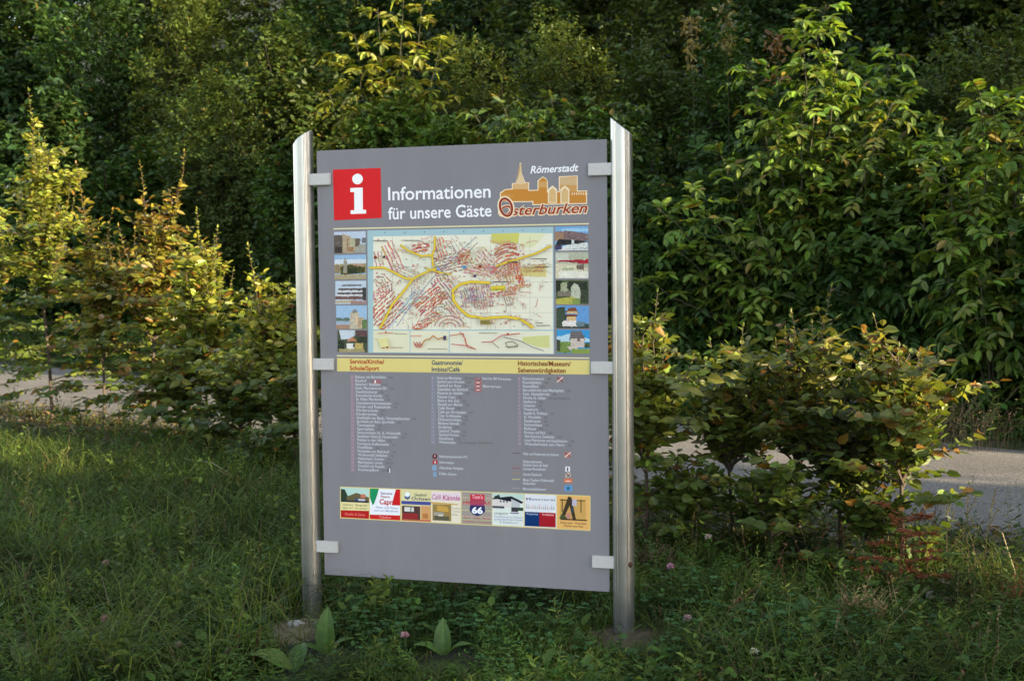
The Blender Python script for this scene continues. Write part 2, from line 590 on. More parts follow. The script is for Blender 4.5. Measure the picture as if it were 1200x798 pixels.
# town emblem
p = Print()
OUT = (226, 205, 172)
def sky_shape(grow, c1):
    gq = grow
    p.poly([(587 - gq, 236), (587 - gq, 227 - gq), (592, 223 - gq), (602, 222 - gq), (602, 236 + gq)], c1)
    p.poly([(601 - gq, 236 + gq), (601 - gq, 216 - gq), (619 + gq, 215 - gq), (619 + gq, 236 + gq)], c1)
    p.poly([(605 - gq, 216), (608.5, 203), (609.5 - gq * .4, 192 - gq), (610.2 + gq * .4, 192 - gq), (611.5, 203), (615.5 + gq, 216)], c1)
    p.poly([(618, 236 + gq), (618, 224 - gq), (632, 223.5 - gq), (632, 235 + gq)], c1)
    p.poly([(631 - gq, 235 + gq), (631 - gq, 213 - gq), (633, 210.5 - gq), (636.5, 208 - gq), (640.5, 211 - gq), (641 + gq, 213), (641 + gq, 235 + gq)], c1)
    p.poly([(656 - gq, 232), (656 - gq, 208 - gq), (676 + gq, 207 - gq), (676 + gq, 232)], c1)
    p.poly([(640, 236 + gq), (640, 226 - gq), (687 + gq, 224.5 - gq), (687 + gq, 238 + gq), (625 - gq, 239.5 + gq), (625 - gq, 229 - gq), (640, 228 - gq)], c1)
sky_shape(1.1, OUT)
sky_shape(0, (181, 122, 48))
for (x0, y0, x1, y1, c) in ((601, 216, 619, 222, (196, 158, 108)), (656, 208, 676, 217, (190, 160, 120)), (656, 217, 676, 225, (186, 140, 80)),
                            (631, 213, 641, 220, (188, 146, 88)), (587, 228, 602, 231, (186, 134, 66))):
    p.rect(x0, y0, x1, y1, c)
p.poly([(605, 216), (608.5, 203), (610, 193), (611.5, 203), (615.5, 216)], (205, 180, 140))
for cx in (647.5, 662):
    p.poly([(cx - 5.3, 238), (cx - 5.3, 224), (cx - 5.3, 222), (cx, 217.5), (cx + 5.3, 222), (cx + 5.3, 238)], (222, 204, 172))
    p.poly([(cx - 4, 237), (cx - 4, 224), (cx, 220), (cx + 4, 224), (cx + 4, 237)], (198, 164, 112))
for k in range(7):
    x = 670 + k * 2.6; p.rect(x, 226, x + 1.2, 228.5, OUT)
p.text('Osterburken', (583.8, 253.6), (689.6, 249.8), 12.2, OUT, .055, .28)
p.text('Osterburken', (585.2, 253.0), (688.6, 249.2), 11.4, (146, 52, 30), .018, .28)
a = np.linspace(0, 2 * math.pi, 25)
p.line([(593 + 7.6 * math.cos(t) + 1.6 * math.sin(t) * -1, 243 - 10.8 * math.sin(t)) for t in a], 4.6, OUT)
p.line([(593 + 7.0 * math.cos(t) + 1.6 * math.sin(t) * -1, 243 - 10.2 * math.sin(t)) for t in a], 2.6, (132, 40, 28))
p.text('Römerstadt', (621.5, 203.4), (678, 200.6), 8.2, WHITE, .02, .25)
p.done('town_emblem')
# rules and the yellow band
p = Print()
p.line([(391, 268.3), (690, 262.3)], 1.4, CREAM)
p.line([(395, 416.8), (690.5, 419.6)], 1.4, CREAM)
p.poly([(395, 419.5), (691, 422), (691, 438.8), (395, 435)], YEL)
p.done('heading_band')
p = Print(.0012)
RED, BLU, BRN = (168, 58, 34), (70, 84, 104), (120, 56, 30)
p.text('Service/Kirche/', (410, 425.9), (450.5, 426.3), 5.2, RED, .022)
p.text('Schule/Sport', (410, 433.6), (444.5, 434), 5.2, RED, .022)
p.done('column_title')
p = Print(.0012)
p.text('Gastronomie/', (506, 427.3), (542.5, 427.6), 5.2, BLU, .022)
p.text('Imbiss/Café', (506, 435), (539, 435.4), 5.2, BLU, .022)
p.done('column_title')
p = Print(.0012)
p.text('Historisches/Museum/', (607, 428.3), (669, 429), 5.4, BRN, .022)
p.text('Sehenswürdigkeiten', (607, 436.2), (663, 436.9), 5.4, BRN, .022)
p.done('column_title')


# photographs beside the map: (corner pixels) -> unit coordinates
def picture(name, x0, y0, x1, y1, shapes, mat=None, extra=None, tilt=0.0):
    q = Print()
    U = lambda u, v: (x0 + u * (x1 - x0), y0 + v * (y1 - y0) + tilt * (u - .5))
    for c, pts in shapes:
        q.poly([U(u, v) for u, v in pts], c)
    rp = RS(int(x0 * 7 + y0))
    def inside(pts, u, v):
        r_ = False; n_ = len(pts)
        for k in range(n_):
            (ax_, ay_), (bx_, by_) = pts[k], pts[(k + 1) % n_]
            if (ay_ > v) != (by_ > v) and u < (bx_ - ax_) * (v - ay_) / (by_ - ay_) + ax_: r_ = not r_
        return r_
    for k in range(420):                      # photographic detail: small patches of varied tone
        u, v = rp.rand() * .96, rp.rand() * .96
        c = (128, 128, 128); top_i = 0
        for i_, (cc, pts) in enumerate(shapes):
            if inside(pts, u, v): c = cc; top_i = i_
        amp = 6 if c[2] > c[0] + 15 else 17
        c2 = np.clip(np.array(c) + rp.randn() * amp + rp.randn(3) * amp * .3, 8, 240)
        du, dv = .015 + .045 * rp.rand() ** 2, .015 + .04 * rp.rand() ** 2
        q.poly([U(u, v), U(min(u + du, 1), v + dv * .3 * rp.randn()), U(min(u + du, 1), min(v + dv, 1)), U(u + du * .2 * rp.rand(), min(v + dv, 1))], tuple(c2))
    if extra: extra(q, U)
    return q.done(name, mat or M_PHOTO)


FULL = [(0, 0), (1, 0), (1, 1), (0, 1)]
def Rr(u0, v0, u1, v1): return [(u0, v0), (u1, v0), (u1, v1), (u0, v1)]
SKYB = (140, 170, 198)
picture('photograph', 391.5, 271.5, 428.5, 296.5, [((178, 190, 205), FULL), ((95, 85, 78), Rr(0, .14, .27, 1)), ((60, 52, 48), Rr(.02, .7, .26, .98)),
        ((170, 152, 125), [(.26, .1), (.5, .2), (.52, 1), (.26, 1)]), ((140, 122, 98), Rr(.4, .3, .44, .9)), ((165, 160, 135), [(.5, .28), (.75, .35), (.75, 1), (.5, 1)]),
        ((105, 92, 78), Rr(.66, .33, .82, .7)), ((100, 105, 110), Rr(.88, .3, 1, .55)), ((150, 150, 140), [(.6, 1), (.8, .6), (1, .6), (1, 1)]), ((150, 115, 85), Rr(.44, .72, .62, .95))], tilt=-1)
picture('photograph', 392, 298.7, 429, 327.2, [(SKYB, FULL), ((195, 205, 212), Rr(0, .18, 1, .36)), ((148, 138, 95), Rr(0, .36, 1, .75)), ((70, 70, 40), [(.18, .48), (.5, .4), (.98, .52), (.95, .75), (.2, .82)]),
        ((150, 142, 128), [(.27, .74), (.28, .28), (.335, .1), (.39, .28), (.4, .74)]), ((175, 140, 120), Rr(.6, .36, .92, .45)), ((160, 148, 118), Rr(0, .8, 1, 1)), ((50, 58, 38), Rr(.42, .55, .72, .78)), ((140, 120, 95), Rr(.02, .42, .16, .75))], tilt=-.7)
picture('photograph', 393, 329.2, 429, 356.2, [((178, 192, 205), FULL), ((105, 92, 88), Rr(.2, .16, .82, .22)), ((85, 72, 74), Rr(.1, .32, .98, .4)), ((200, 200, 196), Rr(.1, .4, .98, .46)), ((90, 75, 76), Rr(.06, .5, .98, .58)),
        ((205, 200, 195), Rr(.06, .58, .95, .64)), ((110, 80, 76), Rr(0, .66, 1, .8)), ((60, 60, 62), Rr(.88, .3, 1, .85)), ((176, 160, 130), Rr(0, .84, .6, .95)), ((150, 120, 112), Rr(.5, .86, 1, 1))], tilt=-.4)
picture('photograph', 394, 358, 430, 385.3, [((150, 178, 204), FULL), ((88, 108, 95), Rr(0, .52, .5, .68)), ((150, 165, 180), Rr(0, .66, .5, .8)), ((180, 172, 150), Rr(.44, .3, .74, 1)), ((150, 130, 108), [(.5, .32), (.6, .12), (.7, .32)]),
        ((120, 125, 130), Rr(.5, .2, .68, .28)), ((170, 148, 120), Rr(.7, .5, .9, 1)), ((160, 128, 108), Rr(0, .82, .45, 1)), ((96, 120, 76), Rr(.84, .6, 1, 1)), ((205, 180, 150), Rr(.62, .42, .7, .8))])
picture('photograph', 395.5, 387, 430.5, 412.6, [((70, 78, 58), FULL), ((186, 196, 204), [(.05, 0), (.6, 0), (.5, .4), (.12, .42)]), ((176, 122, 90), [(.3, .5), (.5, .28), (.66, .5)]), ((214, 212, 205), Rr(.3, .6, .56, .88)),
        ((60, 62, 80), Rr(.52, .62, .58, .8)), ((178, 160, 92), Rr(.58, .58, .86, .9)), ((90, 62, 66), Rr(.6, .02, .98, .25)), ((150, 140, 100), Rr(.05, .84, .9, 1)), ((42, 52, 40), Rr(.02, .5, .22, .85)), ((50, 58, 44), Rr(.66, .28, 1, .55))], tilt=.5)
picture('photograph', 650.5, 265.5, 689.2, 293.5, [((112, 158, 198), FULL), ((150, 190, 214), Rr(.2, .08, 1, .2)), ((150, 118, 96), Rr(0, .2, .3, .6)), ((118, 98, 98), [(.26, .16), (1, .3), (1, .6), (.26, .58)]), ((40, 44, 44), [(.1, .52), (1, .62), (1, .7), (0, .8)]),
        ((205, 208, 205), [(.3, .78), (.98, .66), (1, 1), (.1, 1)]), ((66, 58, 88), Rr(0, .78, .2, .96)), ((192, 198, 198), Rr(.5, .55, .58, .8)), ((140, 150, 150), [(.2, .95), (1, .88), (1, .93)])], tilt=-.5)
picture('photograph', 651, 295.5, 689.5, 326.3, [((168, 170, 150), FULL), ((190, 192, 178), Rr(0, .05, .4, .3)), ((160, 36, 52), [(.05, .32), (1, .26), (1, .44), (.7, .44), (.65, .38), (.05, .36)]), ((200, 192, 165), [(0, .45), (.7, .45), (1, .6), (1, 1), (0, 1)]),
        ((110, 92, 84), Rr(.64, .46, .86, .66)), ((214, 212, 198), Rr(.1, .72, 1, .98)), ((150, 160, 130), Rr(.2, .6, .55, .68))])
picture('photograph', 651.5, 328.3, 689.8, 356.5, [((78, 88, 58), FULL), ((40, 48, 34), Rr(.0, .02, .16, .5)), ((150, 158, 128), Rr(.14, .1, .36, .5)), ((46, 54, 40), Rr(.34, .05, .95, .42)), ((176, 178, 160), [(.44, .72), (.46, .3), (.56, .12), (.68, .2), (.74, .4), (.76, .78)]),
        ((120, 112, 98), Rr(.05, .45, .46, .66)), ((170, 166, 78), [(0, .78), (.55, .68), (.7, 1), (0, 1)]), ((58, 66, 50), Rr(.74, .4, 1, .95)), ((122, 142, 72), Rr(.5, .78, .74, 1))])
picture('photograph', 652, 358.5, 690.3, 384.5, [((96, 146, 196), FULL), ((60, 74, 58), [(0, .1), (.25, .02), (.32, .9), (0, .95)]), ((120, 66, 44), [(.28, .3), (.36, .08), (.58, .06), (.68, .32)]), ((196, 172, 120), Rr(.32, .24, .64, .34)), ((110, 60, 44), Rr(.28, .38, .64, .48)),
        ((205, 176, 128), Rr(.32, .48, .6, .66)), ((214, 208, 204), Rr(.18, .66, .6, .92)), ((100, 120, 130), Rr(.6, .7, .9, .95)), ((52, 62, 46), Rr(0, .92, 1, 1)), ((50, 66, 60), Rr(.86, .8, 1, .95))], tilt=.4)
picture('photograph', 652.5, 386.5, 691, 414, [((58, 140, 192), FULL), ((176, 202, 214), [(0, .3), (.5, .12), (1, .4), (1, .5), (0, .5)]), ((104, 98, 100), [(.36, .45), (.44, .04), (.74, .04), (.88, .45)]), ((190, 178, 168), Rr(.42, .34, .84, .74)),
        ((86, 58, 56), Rr(.62, .34, .7, .48)), ((100, 90, 86), Rr(.42, .32, .84, .36)), ((110, 132, 66), Rr(0, .5, .42, .98)), ((196, 182, 172), [(.3, .72), (.6, .68), (.66, .84), (.4, .86)]), ((128, 148, 70), Rr(.44, .8, 1, 1)), ((56, 66, 50), Rr(0, .42, .1, .9)), ((66, 78, 46), Rr(.84, .55, 1, .75))], tilt=.5)

# town map
p = Print()
p.poly([(430.5, 270.2), (648.5, 266), (649.5, 415), (431.8, 413.3)], (150, 178, 184))
p.poly([(437.5, 277.3), (647.5, 273.5), (648, 386.3), (437.5, 386)], (214, 211, 192))
p.poly([(437.3, 387.3), (480, 387.4), (480, 413), (437.5, 412.8)], (208, 205, 176))
p.poly([(481.2, 387.4), (526, 387.6), (526, 413.4), (481.2, 413)], (208, 205, 180))
p.poly([(527.2, 387.6), (648, 387.8), (648.6, 414.3), (527.2, 413.4)], (210, 207, 186))
rng = RS(11)
def a2(x, y): return 380 + x / 4.694, 250 + y / 4.694
def a3(x, y): return 540 + x / 4.694, 250 + y / 4.694
GRN = (196, 198, 120)
p.poly([a3(168, 112), a3(322, 108), a3(318, 165), a3(230, 170), a3(168, 165)], (190, 186, 96))
p.poly([a3(320, 108), a3(470, 110), a3(400, 190), a3(330, 180)], (206, 206, 166))
p.poly([a3(168, 400), a3(245, 395), a3(245, 425), a3(168, 428)], (200, 200, 70))
p.poly([a3(320, 300), a3(470, 280), a3(470, 350), a3(330, 345)], (200, 186, 118))
p.poly([a3(340, 290 + 390), a3(488, 670), a3(490, 740), a3(420, 735), a3(340, 705)], (192, 192, 128))
p.poly([a2(430, 190), a2(560, 240), a2(590, 300), a2(480, 345), a2(430, 300)], (206, 208, 190))
for (xx) in (460, 483, 506, 529, 552, 575, 598, 621):
    p.line([(xx, 277), (xx, 386)], .35, (150, 152, 140))
for (yy) in (295, 313, 331, 349, 367):
    p.line([(437.5, yy), (648, yy - .5)], .35, (158, 158, 146))
# rail and water
p.line([a2(500, 430), a2(440, 510), a2(380, 600), a2(350, 632)], 2.6, (176, 190, 196))
p.line([a2(620, 330), a2(560, 400), a2(500, 470), a2(400, 620)], 1.2, (150, 150, 158))
p.line([a2(835, 130), a2(760, 200), a2(690, 270), a2(640, 320)], 1.6, (160, 170, 172))
p.line([a2(845, 160), a2(780, 225), a2(700, 290)], .8, (110, 112, 112))


def streets(fn, cx, cy, w_, h_, ang, nrow, c, wid=1.2, dash=(14, 30), curve=0.0, jit=6):
    ca, sa = math.cos(R_(ang)), math.sin(R_(ang))
    for k in range(nrow):
        v = (k + .5) / nrow - .5
        u = -.5 + rng.rand() * .08
        while u < .48:
            L = (dash[0] + rng.rand() * (dash[1] - dash[0])) / w_
            pts = []
            for tt in (0, .5, 1):
                uu = min(u + L * tt, .5)
                X_ = uu * w_; Y_ = v * h_ + curve * (uu * 2) ** 2 * h_
                pts.append(fn(cx + ca * X_ - sa * Y_ + rng.randn() * jit * .35, cy + sa * X_ + ca * Y_ + rng.randn() * jit * .5))
            pts = [(min(max(px_, 438.3), 647), min(max(py_, 275.8), 385.3)) for px_, py_ in pts]
            cc = np.clip(np.array(c) + rng.randn(3) * 14, 20, 235)
            p.line(pts, wid * (.75 + .6 * rng.rand()), tuple(cc))
            u += L + (3 + rng.rand() * 9) / w_


PINK, REDM, DRK, ORG, PUR = (186, 128, 118), (176, 84, 66), (110, 86, 82), (190, 118, 70), (142, 120, 138)
streets(a2, 375, 240, 170, 80, 66, 4, PINK, 1.7, (40, 90))
streets(a2, 300, 250, 80, 60, 80, 3, (180, 130, 120), 1.4)
streets(a2, 330, 390, 130, 90, 60, 5, (150, 118, 108), 1.2, curve=.3)
streets(a2, 340, 540, 200, 150, -42, 8, REDM, 1.3, (20, 50))
streets(a2, 300, 440, 110, 60, -40, 4, PINK, 1.4)
streets(a2, 530, 190, 100, 50, -10, 3, REDM, 1.9)
streets(a2, 700, 190, 90, 130, 60, 6, (160, 160, 150), .9)
streets(a2, 640, 190, 120, 60, 75, 4, ORG, 1.2)
streets(a2, 680, 280, 170, 110, -15, 7, (142, 110, 108), 1.3)
streets(a2, 760, 240, 80, 60, -60, 4, (186, 110, 84), 1.4)
streets(a2, 580, 480, 180, 110, -40, 7, REDM, 1.5, (18, 44))
streets(a2, 480, 480, 170, 60, -45, 4, (150, 158, 168), 1.0)
streets(a2, 660, 400, 120, 110, 55, 6, (160, 104, 100), 1.2)
streets(a2, 690, 500, 150, 70, 50, 4, (170, 112, 104), 1.2)
streets(a2, 560, 600, 170, 50, -36, 4, REDM, 1.1)
streets(a2, 630, 540, 70, 60, -10, 4, DRK, .8, (5, 14))
streets(a2, 800, 460, 90, 100, 80, 6, PUR, .9)
streets(a2, 470, 330, 200, 60, 25, 4, (160, 148, 130), .9, (8, 22))
for rr in (28, 46, 66):
    p.line([a2(690 + rr * 1.25 * math.cos(t), 628 - rr * math.sin(t)) for t in np.linspace(.1, 3.0, 9)], 1.2, (176, 118, 112))
streets(a3, 245, 205, 130, 70, -16, 5, REDM, 1.5, (30, 60), curve=.2)
streets(a3, 140, 260, 110, 90, 50, 5, (176, 112, 104), 1.2)
streets(a3, 100, 310, 170, 70, 10, 5, PINK, 1.2)
streets(a3, 250, 300, 150, 90, -35, 7, (180, 110, 96), 1.2)
streets(a3, 290, 320, 110, 100, 80, 6, ORG, 1.1)
streets(a3, 400, 300, 120, 50, 0, 3, (170, 120, 90), 1.0)
streets(a3, 330, 360, 60, 40, 70, 3, (196, 90, 60), 1.4)
streets(a3, 230, 440, 150, 30, -8, 3, REDM, 1.3, (20, 44))
streets(a3, 320, 405, 130, 20, -12, 2, ORG, 1.0)
streets(a3, 120, 460, 130, 110, 78, 8, (168, 128, 132), 1.1)
streets(a3, 260, 465, 90, 50, 70, 4, (170, 130, 122), 1.0)
streets(a3, 60, 440, 80, 80, 80, 5, PUR, .9)
streets(a3, 30, 240, 60, 60, 60, 4, (180, 120, 80), 1.1)
streets(a3, 100, 500, 160, 40, 0, 2, (176, 126, 120), 1.0)
# fine lanes and lettering between the quarters
for k in range(200):
    cx, cy = 440 + rng.rand() * 205, 278 + rng.rand() * 105
    a_ = R_([-42, 66, 10, 80, -15][rng.randint(5)] + rng.randn() * 14); L_ = 3 + 9 * rng.rand()
    pts = [(cx + L_ * t_ * math.cos(a_ + .25 * t_), cy + L_ * t_ * math.sin(a_ + .25 * t_)) for t_ in (0, .4, .8, 1.1)]
    pts = [(min(max(px_, 438), 647), min(max(py_, 275.5), 385)) for px_, py_ in pts]
    p.line(pts, .45 + .4 * rng.rand(), [(186, 178, 160), (168, 158, 150), (200, 140, 126), (176, 180, 150), (190, 120, 104)][rng.randint(5)])
for k in range(420):
    cx, cy = 440 + rng.rand() ** .8 * 175, 280 + rng.rand() * 102
    w_, h_ = .8 + 1.5 * rng.rand(), .6 + .9 * rng.rand()
    p.rect(cx, cy, cx + w_, cy + h_, [(182, 84, 66), (190, 110, 94), (176, 92, 76), (192, 178, 96), (134, 104, 110)][rng.randint(5)])
# yellow main roads
RDY, RDE = (204, 178, 62), (150, 132, 58)
for pts, wd in (([a2(255, 300), a2(330, 298), a2(400, 330), a2(450, 358), a2(490, 362), a2(540, 335), a2(600, 310), a2(640, 300)], 2.2),
                ([a2(312, 630), a2(345, 570), a2(380, 500), a2(440, 430), a2(490, 365)], 2.4),
                ([a2(425, 175), a2(470, 208), a2(540, 236), a2(600, 230), a2(612, 190), a2(615, 130)], 2.0),
                ([a2(605, 295), a2(598, 232)], 2.0), ([a2(560, 300), a2(640, 325), a2(700, 335)], 1.5),
                ([a3(165, 382), a3(60, 376), a3(0, 390), a3(-40, 425), a3(-35, 480), a3(0, 525), a3(45, 562), a3(130, 577), a3(250, 568), a3(330, 580), a3(400, 626)], 2.9),
                ([a3(200, 290), a3(270, 265), a3(340, 245), a3(420, 220), a3(500, 180)], 2.0), ([a3(170, 410), a3(245, 408)], 2.6)):
    p.line(pts, wd * .95 + .6, RDE); p.line(pts, wd * .9, (212, 182, 52))
for (fn, x, y, l) in ((a2, 275, 152, 80), (a2, 445, 150, 85), (a3, 180, 376, 90), (a3, 260, 268, 60), (a3, 390, 250, 85), (a3, 410, 295, 80), (a3, 415, 602, 40), (a3, 420, 616, 75)):
    p.line([fn(x, y), fn(x + l, y)], .8, (52, 54, 50))
p.poly([a3(112, 588), a3(165, 588), a3(165, 609), a3(112, 609)], (120, 108, 50))
for (fn, x, y, r, c) in ((a2, 287, 243, 2.0, (120, 50, 40)), (a2, 335, 240, 1.6, (70, 60, 60)), (a3, 82, 345, 1.7, (60, 50, 90)), (a3, 110, 292, 1.8, (120, 40, 36)), (a3, 330, 360, 1.8, (196, 80, 50)),
                         (a2, 632, 305, 2.0, (120, 140, 190)), (a2, 780, 296, 1.7, (70, 130, 170)), (a3, 20, 296, 1.6, (70, 140, 170)), (a2, 833, 345, 1.8, (70, 50, 100))):
    p.disc(*fn(x, y), r, c, 10)
for k in range(60):
    x, y = 440 + rng.rand() * 200, 280 + rng.rand() * 100
    p.line([(x, y), (x + 1.5 + 3 * rng.rand(), y + rng.randn() * .6)], .6, (96, 92, 90))
for xx in (452, 475, 498, 521, 544, 567, 590, 613, 636):
    p.rect(xx, 272.5 - (xx - 430) * .019, xx + 1.0, 274.3 - (xx - 430) * .019, (90, 110, 118))
# inset maps
p.line([a2(285, 690), a2(350, 690), a2(360, 740)], .9, (188, 180, 100)); p.line([a2(300, 660), a2(385, 655)], .8, (190, 110, 80))
p.disc(*a2(345, 652), 1, (150, 60, 50), 8); p.disc(*a2(352, 735), 1.4, (150, 50, 44), 8); p.disc(*a2(328, 737), 1.1, (160, 60, 44), 8)
p.line([a2(370, 737), a2(438, 737)], .6, (130, 80, 70)); p.line([a2(390, 660), a2(460, 662)], .5, (80, 80, 76)); p.poly([a2(300, 690), a2(350, 680), a2(360, 730), a2(320, 738)], (206, 200, 140))
p.line([a2(540, 725), a2(560, 695), a2(585, 690), a2(605, 672), a2(630, 692), a2(665, 680)], 1.3, (176, 120, 50)); p.line([a2(480, 675), a2(540, 672)], .8, (190, 110, 90))
for k in range(6): p.line([a2(496 + k * 8, 705 + (k % 2) * 8), a2(512 + k * 6, 735)], .8, (170, 60, 60))
p.rect(*a2(660, 672), *a2(676, 697), (60, 56, 84)); p.line([a2(575, 744), a2(680, 744)], .6, (100, 96, 90))
p.line([a2(695, 672), a2(770, 660), a2(785, 720), a2(840, 748)], 1.0, (176, 100, 70)); p.line([a2(705, 718), a2(800, 728)], .9, (184, 70, 70))
p.line([a3(0, 650), a3(30, 690), a3(40, 735), a3(85, 745)], .9, (176, 90, 76)); p.line([a3(120, 708), a3(175, 705), a3(230, 670), a3(330, 660)], 1.0, (176, 80, 70)); p.disc(*a3(263, 663), 1.4, (160, 60, 50), 8)
p.line([a3(175, 705), a3(215, 740)], .8, (150, 120, 110)); p.line([a3(240, 680), a3(330, 700), a3(400, 735), a3(460, 755)], .9, (110, 110, 112))
p.line([a3(105, 658), a3(205, 657)], .6, (70, 86, 80)); p.line([a3(250, 710), a3(290, 703), a3(320, 725), a3(265, 738), a3(250, 712)], .9, (110, 108, 60))
for k in range(8): p.line([a3(250 + k * 9, 730), a3(254 + k * 9, 734)], .8, (60, 60, 56))
p.done('town_map', label='coloured street map of the town with three small inset maps')

# the three lists
TXT, NUM = (180, 182, 189), (98, 94, 98)
def rows(name, x0, y0, step, lines, xnum=None, cnum=(140, 104, 116), hp=3.3):
    q = Print()
    if xnum:
        q.rect(xnum[0], y0 - 4.2, xnum[1], y0 + step * (len(lines) - 1) + 1.2, cnum)
    for k, (s_, wd, sx) in enumerate(lines):
        if not s_: continue
        y = y0 + k * step
        xx = x0 + .14 * k
        sl = .012 + k * .0009
        q.text(s_, (xx, y), (xx + wd, y + wd * sl), hp, TXT, .020)
        if sx: q.text(sx, (xx + wd + 4, y + (wd + 4) * sl), (xx + wd + 4 + sum(3.0 if ch != ' ' else 1.5 for ch in sx) * .62, y + (wd + 8) * sl), 2.7, NUM, .02)
        if xnum: q.text(str(k + 1), (xnum[0] + 1, y), (xnum[0] + 1 + (1.4 if k < 9 else 2.8), y), 2.8, (172, 140, 150), .01)
    return q.done(name)


rows('service_list', 416.4, 443.0, 4.335, [
    ('Rathaus mit Bürgerbüro', 36, 'E4'), ('Bauhof', 13, 'D5'), ('Bahnhof / Bushalte', 29, 'F4'), ('Kath. Pfarrzentrum Pfr.', 37, 'E5'), ('Stadtbücherei', 25, 'E4'), ('Evangelische Kirche', 31, 'D4'),
    ('St. Kilian Pfarrkirche', 32.5, 'E4'), ('Ganztagsgymnasium', 41, 'F3'), ('Schule und Realschule', 40, 'F3'), ('Förderschule', 25.5, 'F2'), ('Kindergarten', 24, 'F2'), ('Stadthalle am Bach, Veranstaltungen', 62, 'E3'),
    ('Sporthalle am Bach, Sporthalle', 44, 'E3'), ('Tennisplatz', 21, 'G3'), ('Sportplatz', 20, 'G3'), ('Seniorenheim St. A, Wohnstift', 51, 'D3'), ('Sanitäter Notruf, Feuerwehr', 48, 'D3'), ('Polizei in der Nähe', 32.5, 'E4'),
    ('Forstamt Außenstelle', 37, 'C4'), ('Postfiliale', 17.5, 'E4'), ('Parkplatz am Bahnhof', 37, 'F4'), ('Wohnmobil Stellplatz', 35, 'D6'), ('Hallenbad Zugang', 31, 'D5'), ('Marktplatz unten', 29, 'E4 E5'), ('Friedhof mit Kapelle', 31, 'C3'), ('Krankenpflege', 24, 'C5')], (410.8, 416.0), (134, 121, 131))
rows('restaurant_list', 512, 444.2, 4.42, [
    ('Hotel am Marktplatz', 29, 'E4 mit Saal'), ('Gasthof zum Hirschen', 32, 'E4'), ('Gasthof zur Rose', 28, 'D4'), ('Gaststätte am Bahnhof', 36, 'F4'), ('Pizzeria im Städtle', 30, 'E4'), ('Pizzeria Capri', 21, 'E5'), ('Bistro Am Eck', 26, 'D4'),
    ('Eiscafé am Markt', 29, 'E4'), ('Café Engel', 19, 'E4'), ('Café am Kirchplatz', 33, 'E4'), ('City Grillstube', 27, 'E4'), ('Dönerimbiss', 27, 'F4'), ('Bäckerei Stehcafé', 24.5, 'E5'), ('Imbiss', 15.5, 'D5'),
    ('Gasthof Traube', 25, 'D6'), ('Gasthof Krone', 23.5, 'D6'), ('Gasthaus', 17, 'C6'), ('Weinstube', 19.5, 'C6 Ortsteile, Umgebung')], (505, 510.5), (120, 126, 140))
rows('sight_list', 612.5, 445.0, 4.50, [
    ('Römermuseum', 25, 'E4'), ('Kastellplatz', 22, 'E4'), ('Kastellbad', 18, 'E4'), ('Barockkirche und Marktplatz', 48, 'E4'), ('Kath. Altstadtkirche', 31, 'E4'), ('Kirche St. Kilian', 26, 'E4 auf Anfrage'), ('Stadtturm', 15, 'E4'), ('Limesweg', 14, 'D3'),
    ('Wasserturm', 17, 'C3'), ('Kapelle St. Wolfgang', 28, 'F5'), ('St. Wendelin', 20, 'F5'), ('Stadtmauer', 20, 'E4'), ('Fachwerkhaus', 21, 'E4'), ('Rathaus', 14, 'E4'), ('Brunnen und Park', 25, 'E4'), ('Alte Synagoge, Gedenken', 35, 'E4'),
    ('Limes Wanderweg und Aussichtsturm', 50, 'G4'), ('Wanderheim am Hang', 47, 'H4')], (606.5, 611), (127, 120, 130))
for k, (s_, wd) in enumerate((('Behindertengerechte WC', 33), ('Information', 17), ('Öffentlicher Parkplatz', 28), ('E-Bike Station', 20))):
    q = Print()
    if k == 0: q.disc(509.5, 534.5, 3.0, (70, 24, 30), 14); q.disc(509.5, 534.2, 1.3, (200, 140, 140), 10)
    if k == 1: q.rect(507, 538.6, 512.6, 543.6, (160, 56, 60)); q.rect(509.4, 539.6, 510.4, 543, (226, 210, 210))
    if k == 2: q.rect(506.5, 545, 511.5, 551, (120, 150, 180))
    if k == 3: q.rect(507.5, 552.5, 511.5, 558.5, (116, 148, 176))
    q.text(s_, (515, 536 + k * 6.7), (515 + wd, 536.8 + k * 6.7), 3.0, TXT, .02)
    q.done('legend_entry')
LEG = ((533, 'Wald- und Wanderwege am Limesweg', 42, (92, 76, 86)), (542, 'Radwanderwege', 22, None), (546, 'Rundweg durch die Stadt', 29, None), (550.5, 'Limes-Rundweg', 27, (140, 70, 92)),
       (557, 'Limes-Radweg', 22, (150, 120, 92)), (563.5, 'Main-Tauber-Odenwald', 36, (190, 186, 110)), (567.6, 'Radachter', 15, None), (574, 'Mountainbikeweg', 27, (140, 140, 150)))
for (y, s_, wd, c) in LEG:
    q = Print()
    q.text(s_, (613, y), (613 + wd, y + wd * .028), 3.2, TXT, .02)
    if c: q.line([(600.5, y - 2.2), (609.5, y - 2.0)], .9, c)
    if y == 533: q.rect(661.5, 529.5, 669, 536, (172, 110, 100)); q.line([(662, 530), (668.5, 535.5)], .8, (60, 30, 30)); q.line([(662, 535.5), (668.5, 530)], .8, (236, 220, 215))
    if y == 550.5: q.rect(662.5, 546.5, 668, 552.5, (220, 220, 222)); q.rect(664.5, 547.5, 666, 552, (40, 40, 44))
    if y == 557: q.rect(662.5, 553.6, 669, 559.5, (190, 170, 160)); q.line([(663, 554), (668, 559)], 1.0, (50, 40, 40)); q.line([(664, 558.5), (668.5, 555)], .8, (50, 40, 40))
    if y == 563.5: q.rect(660.5, 560.6, 671, 565.3, (196, 110, 80)); q.line([(663, 563.5), (668.5, 563.5)], 1.2, (232, 190, 170))
    if y == 574: q.rect(661.5, 568.5, 671, 575.3, (92, 140, 190)); q.disc(666, 572, 2.2, (40, 100, 120), 10)
    q.done('legend_entry')
